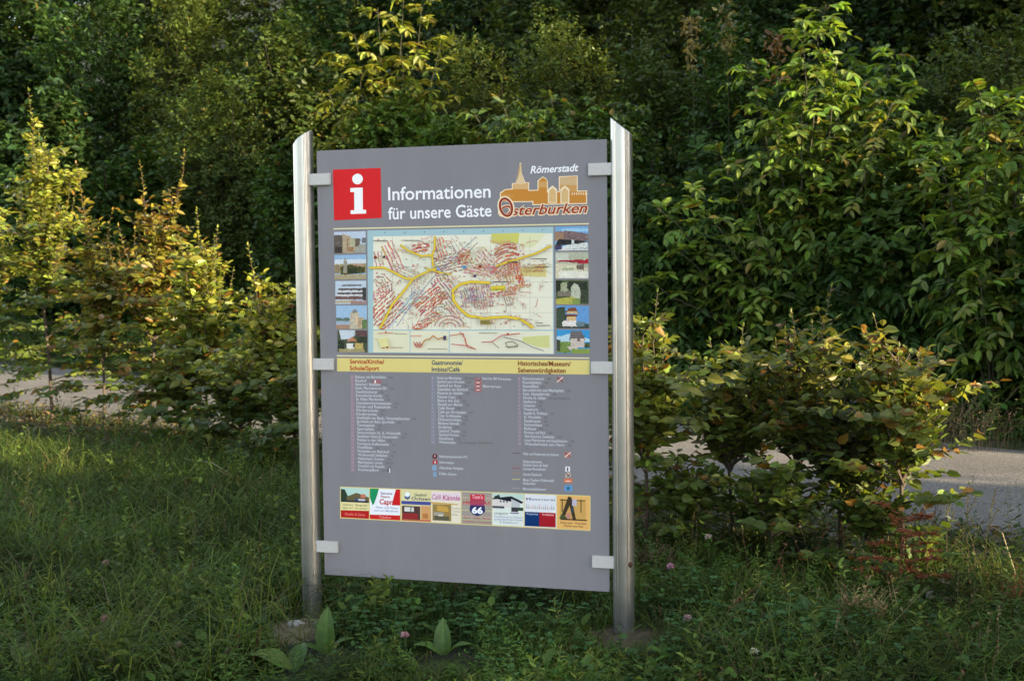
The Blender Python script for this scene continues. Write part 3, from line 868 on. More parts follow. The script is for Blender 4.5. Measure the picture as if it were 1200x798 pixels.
q = Print()
q.rect(652.5, 441.5, 660, 448, (150, 108, 110)); q.line([(653, 442), (659.5, 447.5)], .8, (50, 30, 30)); q.line([(653, 447.5), (659.5, 442)], .8, (236, 220, 215)); q.done('museum_mark')
q = Print()
for k in range(4):
    q.rect(556.5, 442.5 + k * 4.4, 564, 446 + k * 4.4, (164, 96, 96)); q.rect(558.5, 443.4 + k * 4.4, 562, 444.5 + k * 4.4, (230, 205, 200)); q.rect(559, 444.9 + k * 4.4, 562, 445.6 + k * 4.4, (70, 30, 34))
q.text('Saal bis 80 Personen', (565, 444.6), (599, 445.6), 2.9, TXT, .02); q.text('Biergarten', (566, 453.8), (587, 454.4), 2.9, TXT, .02); q.done('restaurant_note')
q = Print()
q.rect(436.5, 445, 447, 449.2, (150, 96, 104)); q.rect(439, 445.4, 440.5, 448.8, (230, 220, 222)); q.done('service_mark')
q = Print()
q.rect(454, 549.5, 455.6, 552.5, (30, 30, 34)); q.rect(456, 549, 457, 553.5, (236, 236, 236)); q.done('service_mark')



# strip of advertisements
def SX(u): return 398.5 + u * (692 - 398.5)
def top(x): return 569.8 + (x - 398.5) * (580.6 - 569.8) / 293.5
def bot(x): return 606.8 + (x - 398.5) * (621.6 - 606.8) / 293.5
p = Print(); p.poly([(398.5, 569.8), (692, 580.6), (692, 621.8), (398.5, 607)], (206, 192, 128)); p.done('advertisement_strip')


def ad(x0, x1, shapes, texts=(), mat=None, circles=()):
    q = Print(.0009)
    def U(u, v):
        x = x0 + u * (x1 - x0); t0 = top(x) + 1.0; t1 = bot(x) - 1.0
        return x, t0 + v * (t1 - t0)
    for c, pts in shapes: q.poly([U(*a_) for a_ in pts], c)
    for (u, v, r, c) in circles: q.disc(*U(u, v), r, c, 18)
    for (s_, u0, u1, v, h, c, bo, sh) in texts: q.text(s_, U(u0, v), U(u1, v), h, c, bo, sh)
    return q.done('advertisement', mat)


ad(399.5, 432.5, [((214, 204, 150), FULL), ((170, 200, 192), Rr(0, 0, 1, .28)), ((44, 58, 44), [(0, .05), (.14, .06), (.26, .3), (.3, .46), (0, .46)]), ((96, 88, 58), [(.2, .3), (.55, .16), (.7, .2), (1, .3), (1, .46), (.2, .46)]),
    ((186, 110, 84), Rr(.7, .2, .88, .32)), ((190, 186, 205), Rr(.6, .36, .86, .44)), ((60, 80, 110), Rr(.5, .34, .62, .44)), ((40, 44, 52), Rr(0, .42, 1, .48)), ((170, 26, 26), [(0, .76), (1, .74), (1, 1), (0, 1)])],
   [('Gasthaus · Biergarten', .06, .94, .6, 2.4, (110, 96, 60), .01, 0), ('täglich ab 11 Uhr geöffnet', .06, .94, .7, 2.2, (120, 104, 66), .01, 0), ('Familie & Gäste', .14, .86, .92, 3.2, (214, 120, 110), .01, .3)])
ad(433.5, 469, [((222, 222, 230), FULL), ((22, 132, 84), [(0, 0), (.3, 0), (.24, .22), (.14, .5), (.09, .55), (0, .3)]), ((190, 26, 32), [(.86, 0), (1, 0), (1, .52), (.72, .52), (.8, .2)]), ((188, 28, 30), [(0, .86), (1, .84), (1, 1), (0, 1)])],
   [('Ristorante', .36, .74, .18, 3.0, (90, 74, 110), .02, 0), ('Pizzeria', .36, .66, .29, 3.0, (150, 60, 60), .02, 0), ('Capri', .32, .8, .5, 6.2, (180, 40, 40), .03, .1), ('Pizza und Pasta', .2, .92, .64, 2.2, (110, 120, 160), .01, 0), ('auch zum Mitnehmen', .14, .94, .74, 2.2, (110, 120, 160), .01, 0), ('Telefon', .3, .7, .96, 2.6, (230, 150, 150), .01, 0)], M_PRINT)
ad(470.5, 505, [((206, 198, 152), FULL), ((196, 146, 96), Rr(.66, .5, 1, .95)), ((64, 72, 140), Rr(0, .36, 1, .47)), ((74, 50, 48), Rr(.02, .52, .64, .95)), ((200, 200, 196), Rr(.1, .56, .42, .7)), ((110, 105, 105), Rr(.3, .55, .34, .72)), ((140, 40, 42), Rr(.04, .76, .56, .93)), ((178, 90, 70), Rr(0, .95, 1, 1)), ((170, 110, 60), Rr(.72, .74, .9, .9))],
   [('Gasthof', .44, .86, .19, 3.4, (66, 66, 60), .02, .15), ('Ochsen', .34, .98, .32, 3.8, (60, 62, 66), .02, .15)], M_PRINT, [(.2, .22, 3.4, (70, 90, 130)), (.2, .15, 2.9, (220, 226, 232))])
ad(505.5, 540, [((214, 206, 186), FULL), ((214, 196, 206), Rr(0, .04, 1, .3)), ((190, 150, 60), [(0, .36), (.9, .39), (.9, .42), (0, .41)]), ((142, 118, 66), Rr(.04, .42, .68, .95)), ((186, 148, 70), [(.2, .46), (.55, .5), (.6, .66), (.2, .64)]), ((150, 150, 140), Rr(.08, .68, .42, .78)), ((84, 84, 68), Rr(.1, .8, .6, .93)), ((214, 206, 190), Rr(.24, .76, .4, .8))],
   [('Café', .02, .34, .27, 6.0, (178, 120, 142), .02, .3), ('Kännle', .38, .98, .28, 6.0, (170, 70, 110), .02, .2), ('Kuchen', .72, .98, .56, 2.2, (150, 140, 120), .01, 0), ('Torten', .72, .98, .66, 2.2, (150, 140, 120), .01, 0), ('Eis', .72, .9, .76, 2.2, (150, 140, 120), .01, 0)], M_PRINT)
ad(541, 576.5, [((150, 138, 132), FULL)] + [((150 + 20 * (k % 2), 140 + 14 * (k % 3), 136), Rr(0, .05 + k * .1, 1, .1 + k * .1)) for k in range(9)] + [((186, 40, 56), [(.28, .06), (.76, .06), (.76, .24), (.28, .24)]), ((130, 60, 100), Rr(.28, .24, .76, .42)),
    ((34, 40, 92), [(.28, .42), (.76, .42), (.78, .58), (.66, .7), (.52, .75), (.38, .7), (.26, .58)])],
   [('Tom\'s', .34, .7, .2, 4.6, (226, 170, 180), .02, .1), ('HIGHWAY', .06, .98, .38, 4.6, (180, 66, 60), .03, 0), ('66', .34, .7, .66, 7.2, (226, 228, 236), .04, 0), ('Diner · Steaks · Burger', .08, .96, .84, 2.4, (170, 90, 90), .02, 0), ('Live-Musik am Wochenende', .06, .98, .94, 2.4, (176, 96, 96), .02, 0)], M_PRINT)
ad(577, 614, [((206, 212, 206), FULL), ((176, 196, 190), Rr(0, 0, 1, .18)), ((46, 60, 48), [(.06, .1), (.22, .04), (.26, .16), (.06, .18)]), ((204, 196, 194), [(0, .18), (.6, .12), (.62, .42), (0, .45)]), ((30, 34, 46), [(.0, .16), (.6, .08), (.98, .24), (.94, .3), (.6, .14), (0, .2)]), ((176, 178, 182), [(.6, .16), (.88, .28), (.88, .44), (.6, .42)]),
    ((70, 68, 76), Rr(0, .4, .38, .47)), ((54, 50, 58), Rr(.6, .42, .82, .56)), ((44, 66, 36), Rr(.82, .42, .98, .52)), ((120, 108, 150), Rr(.56, .58, .84, .62))] + [((70, 72, 92), Rr(.24 + k * .1, .22, .29 + k * .1, .28)) for k in range(3)],
   [('Landgasthof', .06, .5, .66, 3.0, (110, 120, 112), .01, 0), ('Fremdenzimmer mit Frühstück', .06, .96, .76, 2.4, (130, 136, 176), .01, 0), ('gutbürgerliche Küche', .06, .96, .84, 2.4, (130, 136, 176), .01, 0), ('Telefon', .2, .8, .93, 2.4, (130, 136, 176), .01, 0)], M_PRINT)
ad(615, 652, [((208, 210, 216), FULL), ((0, 44, 96), [(0, .54), (.46, .54), (.46, .98), (0, .98)]), ((150, 20, 34), [(.46, .54), (.98, .54), (.98, .98), (.46, .98)])] + [((150 + 16 * (k % 4), 152 + 10 * (k % 3), 166), [(.04 + k * .066, .44), (.06 + k * .066, .26 + .03 * (k % 3)), (.09 + k * .066, .44)]) for k in range(14)],
   [('Metzgerei', .04, .96, .18, 3.0, (130, 130, 150), .02, 0), ('Partyservice', .06, .42, .63, 2.4, (150, 170, 200), .02, 0), ('Imbiss', .56, .92, .63, 2.4, (226, 160, 160), .02, 0)], M_PRINT)
ad(653, 691, [((214, 166, 98), FULL), ((190, 150, 84), Rr(.08, .1, .88, .7)), ((70, 50, 32), Rr(.14, .1, .17, .5)), ((70, 50, 32), Rr(.72, .1, .75, .5)), ((80, 58, 36), Rr(.08, .12, .86, .15)), ((58, 48, 32), [(.34, .02), (.44, .04), (.58, .7), (.48, .72), (.38, .3), (.2, .7), (.1, .7)]), ((62, 76, 40), [(.06, .7), (.14, .55), (.3, .66), (.34, .72)]),
    ((176, 170, 190), Rr(.46, .1, .6, .3)), ((40, 66, 90), Rr(.44, .34, .5, .5)), ((176, 120, 110), [(.26, .56), (.4, .5), (.42, .68), (.3, .7)]), ((56, 46, 34), Rr(.1, .7, .92, .74))],
   [('Keltergasse · Weinstube', .1, .9, .85, 2.4, (112, 82, 48), .02, 0), ('Weine vom Fass', .2, .8, .94, 2.4, (112, 82, 48), .02, 0)], M_PRINT)



def blob_mesh(name, r, col, mat, seed, sx=1, sy=1, sz=1, sub=2, rough=.18):
    bm = bmesh.new()
    bmesh.ops.create_icosphere(bm, subdivisions=sub, radius=1.0)
    rg = RS(seed); ph = rg.rand(3) * 6
    V = np.array([v.co[:] for v in bm.verts])
    k = 1 + rough * (np.sin(V[:, 0] * 3 + ph[0]) + np.sin(V[:, 1] * 4 + ph[1]) + np.sin(V[:, 2] * 3.5 + ph[2])) / 2 + rough * .3 * rg.randn(len(V))
    V = V * k[:, None] * r * np.array([sx, sy, sz])
    F = np.array([[v.index for v in f.verts] for f in bm.faces])
    bm.free()
    C = np.asarray(col)[None] * (1 + .15 * rg.randn(len(V), 1))
    return np_mesh(name, V, [F], mat, np.clip(C, 0, 1), smooth=True)


# a small spot of dirt on the right post
r = ray(738, 660)
sp = CAM + r * ((4.985 - .022) / r[1])
o = add('dirt_spot', blob_mesh('dirt_spot', .011, (.05, .025, .012), M_STONE, 5, .9, .6, 1.2), loc=(sp[0], sp[1] - .022, sp[2]))
tag(o, 'small rusty brown lump of dirt stuck low on the front of the right post', 'dirt')


# ------------------------------------------------------------------ vegetation
def place(px, p):
    dx = (px - 600) / 1400.0
    y = p / (RN[0] * dx + RN[1])
    return dx * y, y


def z_at(px, py, y):
    r = ray(px, py)
    return CAM[2] + y * r[2] / r[1]


UP = np.array([0, 0, 1.0])


def rand_unit(rg, n):
    v = rg.randn(n, 3)
    return unit(v)


def lump(d, ph):
    return (np.sin(3.1 * d[:, 0] + ph[0]) * np.sin(2.7 * d[:, 2] + ph[1]) + .6 * np.sin(6.3 * d[:, 2] + ph[2] + 2 * d[:, 0]) + .6 * np.sin(5.7 * d[:, 0] + ph[3]) * np.sin(5.1 * d[:, 1] + ph[4])) / 2.0


def bush(name, label, cat, loc, H, rw, kind, col, seed, n_leaf, leaf=.09, taper=.25, yellow=.03, ycol=(.09, .075, .012), group=None, back=.35, low=.02, small=False):
    """A bush or sapling: stems fan out from the base, leafy twigs fill an uneven, lumpy crown."""
    rg = RS(seed)
    root = thing(name, label, cat, loc, 0, group)
    col = np.array(col)
    C = np.array([0, 0, H * .52])
    rad = np.array([rw, rw * .85, H * .5])
    per = {'broad': 9, 'fine': 13, 'pinnate': 36}[kind]
    M = int(n_leaf / per)
    d = rand_unit(rg, M * 4)
    keep = (d[:, 1] < back + .5 * rg.rand(len(d)) - .1)
    d = d[keep]
    ph = rg.rand(5) * 6.28
    lm = lump(d, ph)
    keep = rg.rand(len(d)) < np.clip(.72 + .75 * lm, .12, 1)
    d, lm = d[keep][:M], lm[keep][:M]
    M = len(d)
    rr = (rg.rand(M) ** .45) * (.86 + .24 * lm)
    zf = d[:, 2] * .5 + .5
    P = C + d * rad * rr[:, None]
    sq = 1 - taper * np.clip(P[:, 2] / H, 0, 1.1)
    P[:, :2] *= sq[:, None]
    keep = P[:, 2] > low * H
    P, d, lm, rr = P[keep], d[keep], lm[keep], rr[keep]
    M = len(P)
    tw = unit(d * np.array([1, 1, .35]) * .8 + UP * (.25 + .55 * rg.rand(M)[:, None]) + .45 * rg.randn(M, 3))
    tl = (.28 + .35 * rg.rand(M)) * (1.3 if kind == 'pinnate' else 1)
    side = unit(np.cross(tw, UP + .3 * rg.randn(M, 3)))
    gC = Geo()
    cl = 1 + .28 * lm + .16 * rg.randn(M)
    if kind != 'pinnate':
        K = per
        t = .15 + .85 * (np.arange(K) + .5) / K
        sgn = np.where(np.arange(K) % 2, 1.0, -1.0)
        base = P[:, None] - tw[:, None] * tl[:, None, None] * (1 - t)[None, :, None]
        base = base + UP * (-.10 * t * t)[None, :, None] * tl[:, None, None]
        ax = tw[:, None] * .55 + side[:, None] * sgn[None, :, None] * .9 + rg.randn(M, K, 3) * .35 + UP * -.25
        nr = UP * .8 + d[:, None] * .45 + rg.randn(M, K, 3) * .38
        N = M * K
        L = leaf * (.65 + .6 * rg.rand(N))
        base, ax, nr = base.reshape(N, 3), ax.reshape(N, 3), nr.reshape(N, 3)
        cc = np.repeat(cl, K)
        wr = .62 if kind == 'broad' else .45
        dr = .12
    else:
        K, Q = 4, 4                                     # compound leaves per twig, leaflet pairs
        base_l, ax_l, nr_l, L_l, c_l = [], [], [], [], []
        for k in range(K):
            az = rg.rand(M) * 6.28
            rax = unit(tw * .35 + side * np.cos(az)[:, None] + np.cross(tw, side) * np.sin(az)[:, None] + UP * .25)
            Lr = .26 + .16 * rg.rand(M)
            b0 = P - tw * (tl * (.12 + .22 * k))[:, None]
            rs = unit(np.cross(rax, UP + .2 * rg.randn(M, 3)))
            for q_ in range(Q + 1):
                tt = .3 + .7 * q_ / Q
                pos = b0 + rax * (Lr * tt)[:, None] - UP * (.32 * tt * tt * Lr)[:, None]
                tang = unit(rax - UP * (.64 * tt))
                for sg in ((1, -1) if q_ < Q else (0,)):
                    base_l.append(pos)
                    ax_l.append(tang * (.5 if sg else 1) + rs * sg * .85 - UP * .32 + .14 * rg.randn(M, 3))
                    nr_l.append(np.cross(rs, tang) * np.sign(np.cross(rs, tang)[:, 2:3] + 1e-6) + .22 * rg.randn(M, 3))
                    L_l.append(leaf * (.75 + .35 * math.sin(tt * 2.6)) * (.85 + .3 * rg.rand(M)))
                    c_l.append(cl)
        base, ax, nr = np.concatenate(base_l), np.concatenate(ax_l), np.concatenate(nr_l)
        L, cc = np.concatenate(L_l), np.concatenate(c_l)
        N = len(base); wr, dr = .40, .2
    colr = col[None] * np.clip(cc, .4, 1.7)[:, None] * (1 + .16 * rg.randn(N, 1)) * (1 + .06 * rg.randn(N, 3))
    ym = rg.rand(N) < yellow
    colr[ym] = np.array(ycol) * (.6 + .7 * rg.rand(ym.sum(), 1))
    colr = np.clip(colr, .006, .6)
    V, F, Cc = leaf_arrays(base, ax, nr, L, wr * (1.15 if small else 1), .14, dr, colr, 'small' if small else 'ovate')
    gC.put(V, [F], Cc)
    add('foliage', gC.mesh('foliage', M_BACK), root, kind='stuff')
    # stems
    ns = 4 if kind != 'pinnate' else 2
    gT = Geo()
    bk = np.array([.022, .018, .012])
    for k in range(ns):
        az = rg.rand() * 6.28
        e = np.array([math.cos(az) * rw * .35, math.sin(az) * rw * .35, H * (.62 + .25 * rg.rand())])
        t = np.linspace(0, 1, 7)[:, None]
        pts = np.array([math.cos(az), math.sin(az), 0]) * .06 + (e * t ** np.array([1.6, 1.6, 1.0])) + .03 * rg.randn(7, 3) * t
        pts[0, 2] = -.1
        gT.tube(pts, np.linspace(.03, .006, 7), bk * (.8 + .4 * rg.rand()), 6)
        for kk in range(9):
            q_ = rg.randint(M); s0 = pts[2 + rg.randint(4)]
            e2 = P[q_]
            mid = (s0 + e2) / 2 + UP * .08
            gT.tube([s0, mid, e2], [.009, .006, .002], bk, 4)
    add('stems', gT.mesh('stems', M_BARK, True), root)
    return root


G1, G2, G3, G4, G5 = (.032, .066, .014), (.024, .050, .013), (.052, .094, .016), (.056, .080, .015), (.042, .066, .013)
PALE = (.055, .082, .015)
BUSH = [
    (-170, 12.6, 60, 2.2, 'broad', G1, 6000, .18, 'bush', 'bush beyond the left edge across the road', .3),
    (-280, 12.8, 20, 3.0, 'broad', G2, 6500, .24, 'bush', 'big bush farthest along the road beyond the left edge', .3),
    # px, p, top py, half width, kind, colour, leaves, leaf size, name, label, taper
    (-70, 12.5, 120, 1.6, 'broad', G2, 5000, .13, 'bush', 'dark bush cut by the left edge behind the yellowish hedge saplings', .3),
    (50, 12.2, 70, 1.9, 'broad', G2, 15000, .16, 'bush', 'dark large-leaved bush across the road behind the tallest hedge sapling', .3),
    (160, 12.6, 150, 1.7, 'broad', G1, 14000, .14, 'bush', 'dark rounded bush across the road behind the orange-tinged sapling', .3),
    (265, 12.9, 55, 1.8, 'fine', G5, 22000, .085, 'bush', 'fine-leaved dark green bush standing above the left hedge saplings', .3),
    (355, 12.2, 150, 1.2, 'broad', G1, 9000, .11, 'bush', 'broad-leaved bush right behind the left post of the board', .3),
    (455, 12.6, 95, 1.5, 'broad', G3, 12000, .11, 'bush', 'mid green bush over the top left corner of the board', .3),
    (545, 12.3, 105, 1.3, 'broad', G3, 12000, .11, 'bush', 'green bush behind the middle of the board top', .3),
    (640, 12.1, 98, 1.3, 'pinnate', G3, 11000, .12, 'bush', 'green bush with long divided leaves behind the board emblem', .2),
    (728, 12.0, 90, 1.2, 'broad', G1, 11000, .10, 'bush', 'dark green bush rising behind the top of the right post', .3),
    (815, 11.9, 165, 1.1, 'pinnate', G1, 10500, .125, 'bush', 'low dark bush with divided leaves right of the board', .2),
    (935, 12.3, 215, 1.5, 'pinnate', G3, 11000, .145, 'bush', 'dense leafy bush around the foot of the tall sunlit sapling', .3),
    (1015, 12.1, 250, 1.1, 'pinnate', G1, 9500, .125, 'bush', 'dark divided-leaf bush between the tall sunlit sapling and the right edge', .3),
    (960, 13.0, 70, 1.9, 'broad', (.05, .092, .016), 11000, .12, 'bush', 'broad green bush filling in behind the tall sunlit sapling', .35),
    (1100, 12.4, 130, 1.4, 'broad', (.046, .084, .016), 10500, .11, 'bush', 'dark bush in the gap between the two sunlit saplings', .3),
    (1180, 12.1, 240, 1.1, 'pinnate', G3, 8500, .145, 'bush', 'leafy bush around the foot of the sunlit sapling at the right edge', .3),
    (1275, 11.8, 140, 1.0, 'broad', G1, 6000, .10, 'bush', 'bush half outside the right edge across the road', .3),
    # on the bank
    (10, 14.8, -60, 2.8, 'broad', G2, 14000, .18, 'bush', 'dark bush high on the bank in the top left corner', .3),
    (130, 15.0, -70, 2.4, 'fine', G1, 18000, .12, 'bush', 'dark feathery bush on the bank left of the fine-leaved one', .3),
    (235, 15.0, -50, 2.0, 'fine', G4, 16000, .10, 'bush', 'olive sunlit bush on the bank above the fine-leaved dark bush', .3),
    (345, 14.4, 0, 1.8, 'broad', G5, 12000, .11, 'bush', 'brownish green bush on the bank above the left post', .3),
    (560, 14.4, 15, 1.5, 'fine', G4, 13000, .07, 'bush', 'fine olive bush on the bank above the board heading', .3),
    (665, 14.4, -10, 1.5, 'fine', G4, 13000, .07, 'bush', 'fine olive bush on the bank above the board emblem', .3),
    (775, 14.2, 20, 1.3, 'broad', G5, 10000, .075, 'bush', 'olive bush with dry yellow flower stalks right of the board', .3),
    (865, 14.0, 15, 1.2, 'broad', G1, 9000, .08, 'bush', 'dark bush on the bank left of the tall sunlit sapling', .3),
    (1050, 14.2, 40, 1.4, 'fine', G1, 12000, .07, 'bush', 'dark bush on the bank between the two sunlit saplings', .3),
    (1170, 14.2, -30, 1.5, 'fine', G4, 13000, .07, 'bush', 'olive bush on the bank in the top right corner', .3),
]
TOPROW = [(-20, 'in the top left corner'), (95, 'behind the dark feathery bush'), (215, 'behind the olive sunlit bush'), (335, 'behind the brownish green bush'), (450, 'behind the drooping sapling'),
          (570, 'over the board heading'), (690, 'over the right end of the board'), (805, 'behind the dry flower stalks'), (925, 'behind the tall sunlit sapling'), (1045, 'between the two sunlit saplings'),
          (1165, 'behind the olive bush at top right'), (1270, 'at the right edge')]
for k, (px, p_, tp, rw, kd, c, nl, lf, nm, lab, tpr) in enumerate(BUSH):
    x, y = place(px, p_)
    z0 = float(terrain(x, y))
    H = max(z_at(px, tp, y) - z0, 1.0)
    cat = 'sapling' if nm == 'sapling' else 'bush'
    bush(nm, lab, cat, (x, y, z0), H, rw, kd, c, 100 + k, nl, lf, tpr, .03 if nm == 'bush' else .06, group='bushes across the road', small=(kd == 'fine'))
for k, (px, where) in enumerate(TOPROW):
    x, y = place(px, 17.4)
    z0 = float(terrain(x, y))
    H = max(z_at(px, -150, y) - z0, 2.0)
    far = max(0.0, (y - 20) / 16)
    bush('bush', 'dark thicket bush at the top of the bank ' + where, 'bush', (x, y, z0), H, 1.9 + 1.6 * far, 'broad', (G1, G2, G5, G4)[k % 4], 300 + k, int(7500 + 7000 * far), .12 + .07 * far, .1,
         group='thicket bushes along the top of the bank', back=.1, small=True)

def walnut(label, px0, p, tips, seed, col, Lr0=.34, lf=.10, start=.38, step=.065):
    """An open sapling: stems rise from one foot to the given tips, large divided leaves spread along them."""
    rg = RS(seed)
    x, y = place(px0, p)
    z0 = float(terrain(x, y))
    root = thing('walnut_sapling', label, 'sapling', (x, y, z0), 0, 'sunlit divided-leaf saplings across the road')
    gT = Geo(); bk = np.array([.05, .05, .03])
    LB, LA, LN, LL, CC = [], [], [], [], []
    for k, (tx_, ty_) in enumerate(tips):
        e = np.array([(tx_ - px0) / 1400 * y, rg.randn() * .25 - .1, z_at(tx_, ty_, y) - z0])
        t = np.linspace(0, 1, 12)[:, None]
        pts = e * np.concatenate([t ** 1.35, t ** 1.3, t], 1) + rg.randn(12, 3) * .02 * t
        gT.tube(pts, np.linspace(.016, .004, 12), bk, 6)
        Ltot = np.linalg.norm(e); s_ = start; q = 0
        while s_ <= 1.0:
            pos = np.array([np.interp(s_, t[:, 0], pts[:, i_]) for i_ in range(3)])
            az = q * 2.4 + rg.randn() * .35; q += 1
            young = max(0, (s_ - .85) / .15)
            el = .25 + .5 * young + .2 * rg.randn()
            rax = np.array([math.cos(az) * math.cos(el), math.sin(az) * math.cos(el), math.sin(el)])
            Lr = Lr0 * (.75 + .45 * rg.rand()) * (1 - .35 * young)
            rs = unit(np.cross(rax, UP))
            m_ = 10; rp_ = []
            bend = .28 + .32 * rg.rand()
            for t_ in np.linspace(0, 1, 5): rp_.append(pos + rax * Lr * t_ - UP * bend * Lr * t_ * t_)
            gT.tube(rp_, [.004, .003, .0025, .002, .001], bk * 1.4, 3)
            cl = (.75 + .5 * rg.rand())
            for tt in (.28, .46, .64, .82, 1.0):
                pp = pos + rax * Lr * tt - UP * bend * Lr * tt * tt
                tg = unit(rax - UP * 2 * bend * tt)
                for sg in ((1, -1) if tt < .99 else (0,)):
                    LB.append(pp); LA.append(tg * (.55 if sg else 1) + rs * sg * .85 - UP * .12 + .28 * rg.randn(3))
                    LN.append(np.cross(rs, tg) * (1 if np.cross(rs, tg)[2] > 0 else -1) + .25 * rg.randn(3))
                    LL.append(lf * (.75 + .5 * tt * (1.3 - tt) * 1.6) * (.8 + .35 * rg.rand())); CC.append(cl * (.7 + .6 * rg.rand()) * (1 + .25 * young))
            s_ += step / Ltot * (.8 + .5 * rg.rand()) * (1.2 - .4 * young)
    LB, LA, LN, LL, CC = map(np.array, (LB, LA, LN, LL, CC))
    n_ = len(LB)
    cc = np.array(col)[None] * CC[:, None] * (1 + .08 * rg.randn(n_, 3))
    ym = rg.rand(n_) < .05
    cc[ym] = np.array([.17, .13, .02]) * (.6 + .6 * rg.rand(ym.sum(), 1))
    pick = np.argsort(LB[:, 1] - 1.2 * LL + .3 * rg.rand(n_))[:60]
    ref = np.array([list(m2.color_attributes['Col'].data[0].color)[:3] for m2 in SMALL])
    for i_ in pick:
        kk = int(np.argmin(((ref - cc[i_]) ** 2).sum(1)))
        place_leaf(root, NARROW[kk], LB[i_], LA[i_], LN[i_], LL[i_] * .92)
    mk = np.ones(n_, bool); mk[pick] = False
    V, F, Cc = leaf_arrays(LB[mk], LA[mk], LN[mk], LL[mk], .48, .14, .2, np.clip(cc[mk], .008, .5))
    gg = Geo(); gg.put(V, [F], Cc)
    add('stems', gT.mesh('stems', M_BARK, True), root)
    add('foliage', gg.mesh('foliage', M_LEAF), root, kind='stuff')


# undergrowth that covers the bank and the foot of the bushes
rg = RS(7)
N = 80000
p_ = 11.0 + rg.rand(N) ** 1.1 * 9.5; q_ = -9 + rg.rand(N) * 36
x = RN[0] * p_ + RD[0] * q_; y = RN[1] * p_ + RD[1] * q_
z = terrain(x, y) + rg.rand(N) ** 1.5 * np.clip((p_ - 10.7) * .45, .1, .5)
base = np.stack([x, y, z], -1)
c = np.array(G1) * (.7 + .9 * rg.rand(N, 1)) * (1 + .08 * rg.randn(N, 3))
dm = rg.rand(N) < .03
c[dm] = np.array([.05, .035, .016]) * (.5 + rg.rand(dm.sum(), 1))
V, F, Cc = leaf_arrays(base, rg.randn(N, 3) * np.array([1, 1, .35]), UP + .6 * rg.randn(N, 3), .08 + .09 * rg.rand(N), .85, .12, .15, np.clip(c, .008, .4), 'small')
gg = Geo(); gg.put(V, [F], Cc)
N = 34000
p_ = 17 + rg.rand(N) * 18; q_ = -14 + rg.rand(N) * 50
x = RN[0] * p_ + RD[0] * q_; y = RN[1] * p_ + RD[1] * q_
base = np.stack([x, y, terrain(x, y) + 1.6 * rg.rand(N)], -1)
c = np.array(G5) * (.5 + .9 * rg.rand(N, 1)) * (1 + .08 * rg.randn(N, 3))
V, F, Cc = leaf_arrays(base, rg.randn(N, 3) * np.array([1, 1, .5]), UP + .7 * rg.randn(N, 3), .20 + .16 * rg.rand(N), .8, .12, .15, np.clip(c, .008, .4), 'small')
gg.put(V, [F], Cc)
tag(add('undergrowth', gg.mesh('undergrowth', M_BACK)), kind='stuff')

# ---------------- young hornbeams of the hedge row along the road
SMALL = []
for k, c in enumerate([(.065, .095, .016), (.11, .125, .02), (.17, .165, .022), (.18, .11, .018), (.04, .07, .013)]):
    L0 = 1.0
    t = np.linspace(0, 1, 6)
    wd = np.array([0, .34, .46, .40, .24, 0]) * .62
    V, Fq = [], []
    for q_, (tt, ww) in enumerate(zip(t, wd)):
        zz = -.16 * tt * tt
        V += [(tt, -ww, zz + .25 * ww), (tt, 0, zz), (tt, ww, zz + .25 * ww)]
        if q_:
            b0 = (q_ - 1) * 3
            Fq += [[b0, b0 + 3, b0 + 4, b0 + 1], [b0 + 1, b0 + 4, b0 + 5, b0 + 2]]
    SMALL.append(np_mesh('leaf', np.array(V), [np.array(Fq)], M_LEAF, np.array(c)[None] * np.ones((18, 3))))


NARROW = []
for me_ in SMALL:
    m2 = me_.copy(); m2.name = 'leaf'
    for v_ in m2.vertices: v_.co.y *= .68
    NARROW.append(m2)


def place_leaf(parent, me, base, axis, nrm, L):
    a_ = unit(np.asarray(axis, float)); s_ = unit(np.cross(np.asarray(nrm, float), a_)); n_ = np.cross(a_, s_)
    o = add('leaf', me, parent)
    M = Matrix(((a_[0], s_[0], n_[0], 0), (a_[1], s_[1], n_[1], 0), (a_[2], s_[2], n_[2], 0), (0, 0, 0, 1)))
    o.matrix_local = Matrix.Translation(Vector([float(v) for v in base])) @ M @ Matrix.Scale(float(L), 4)
    return o


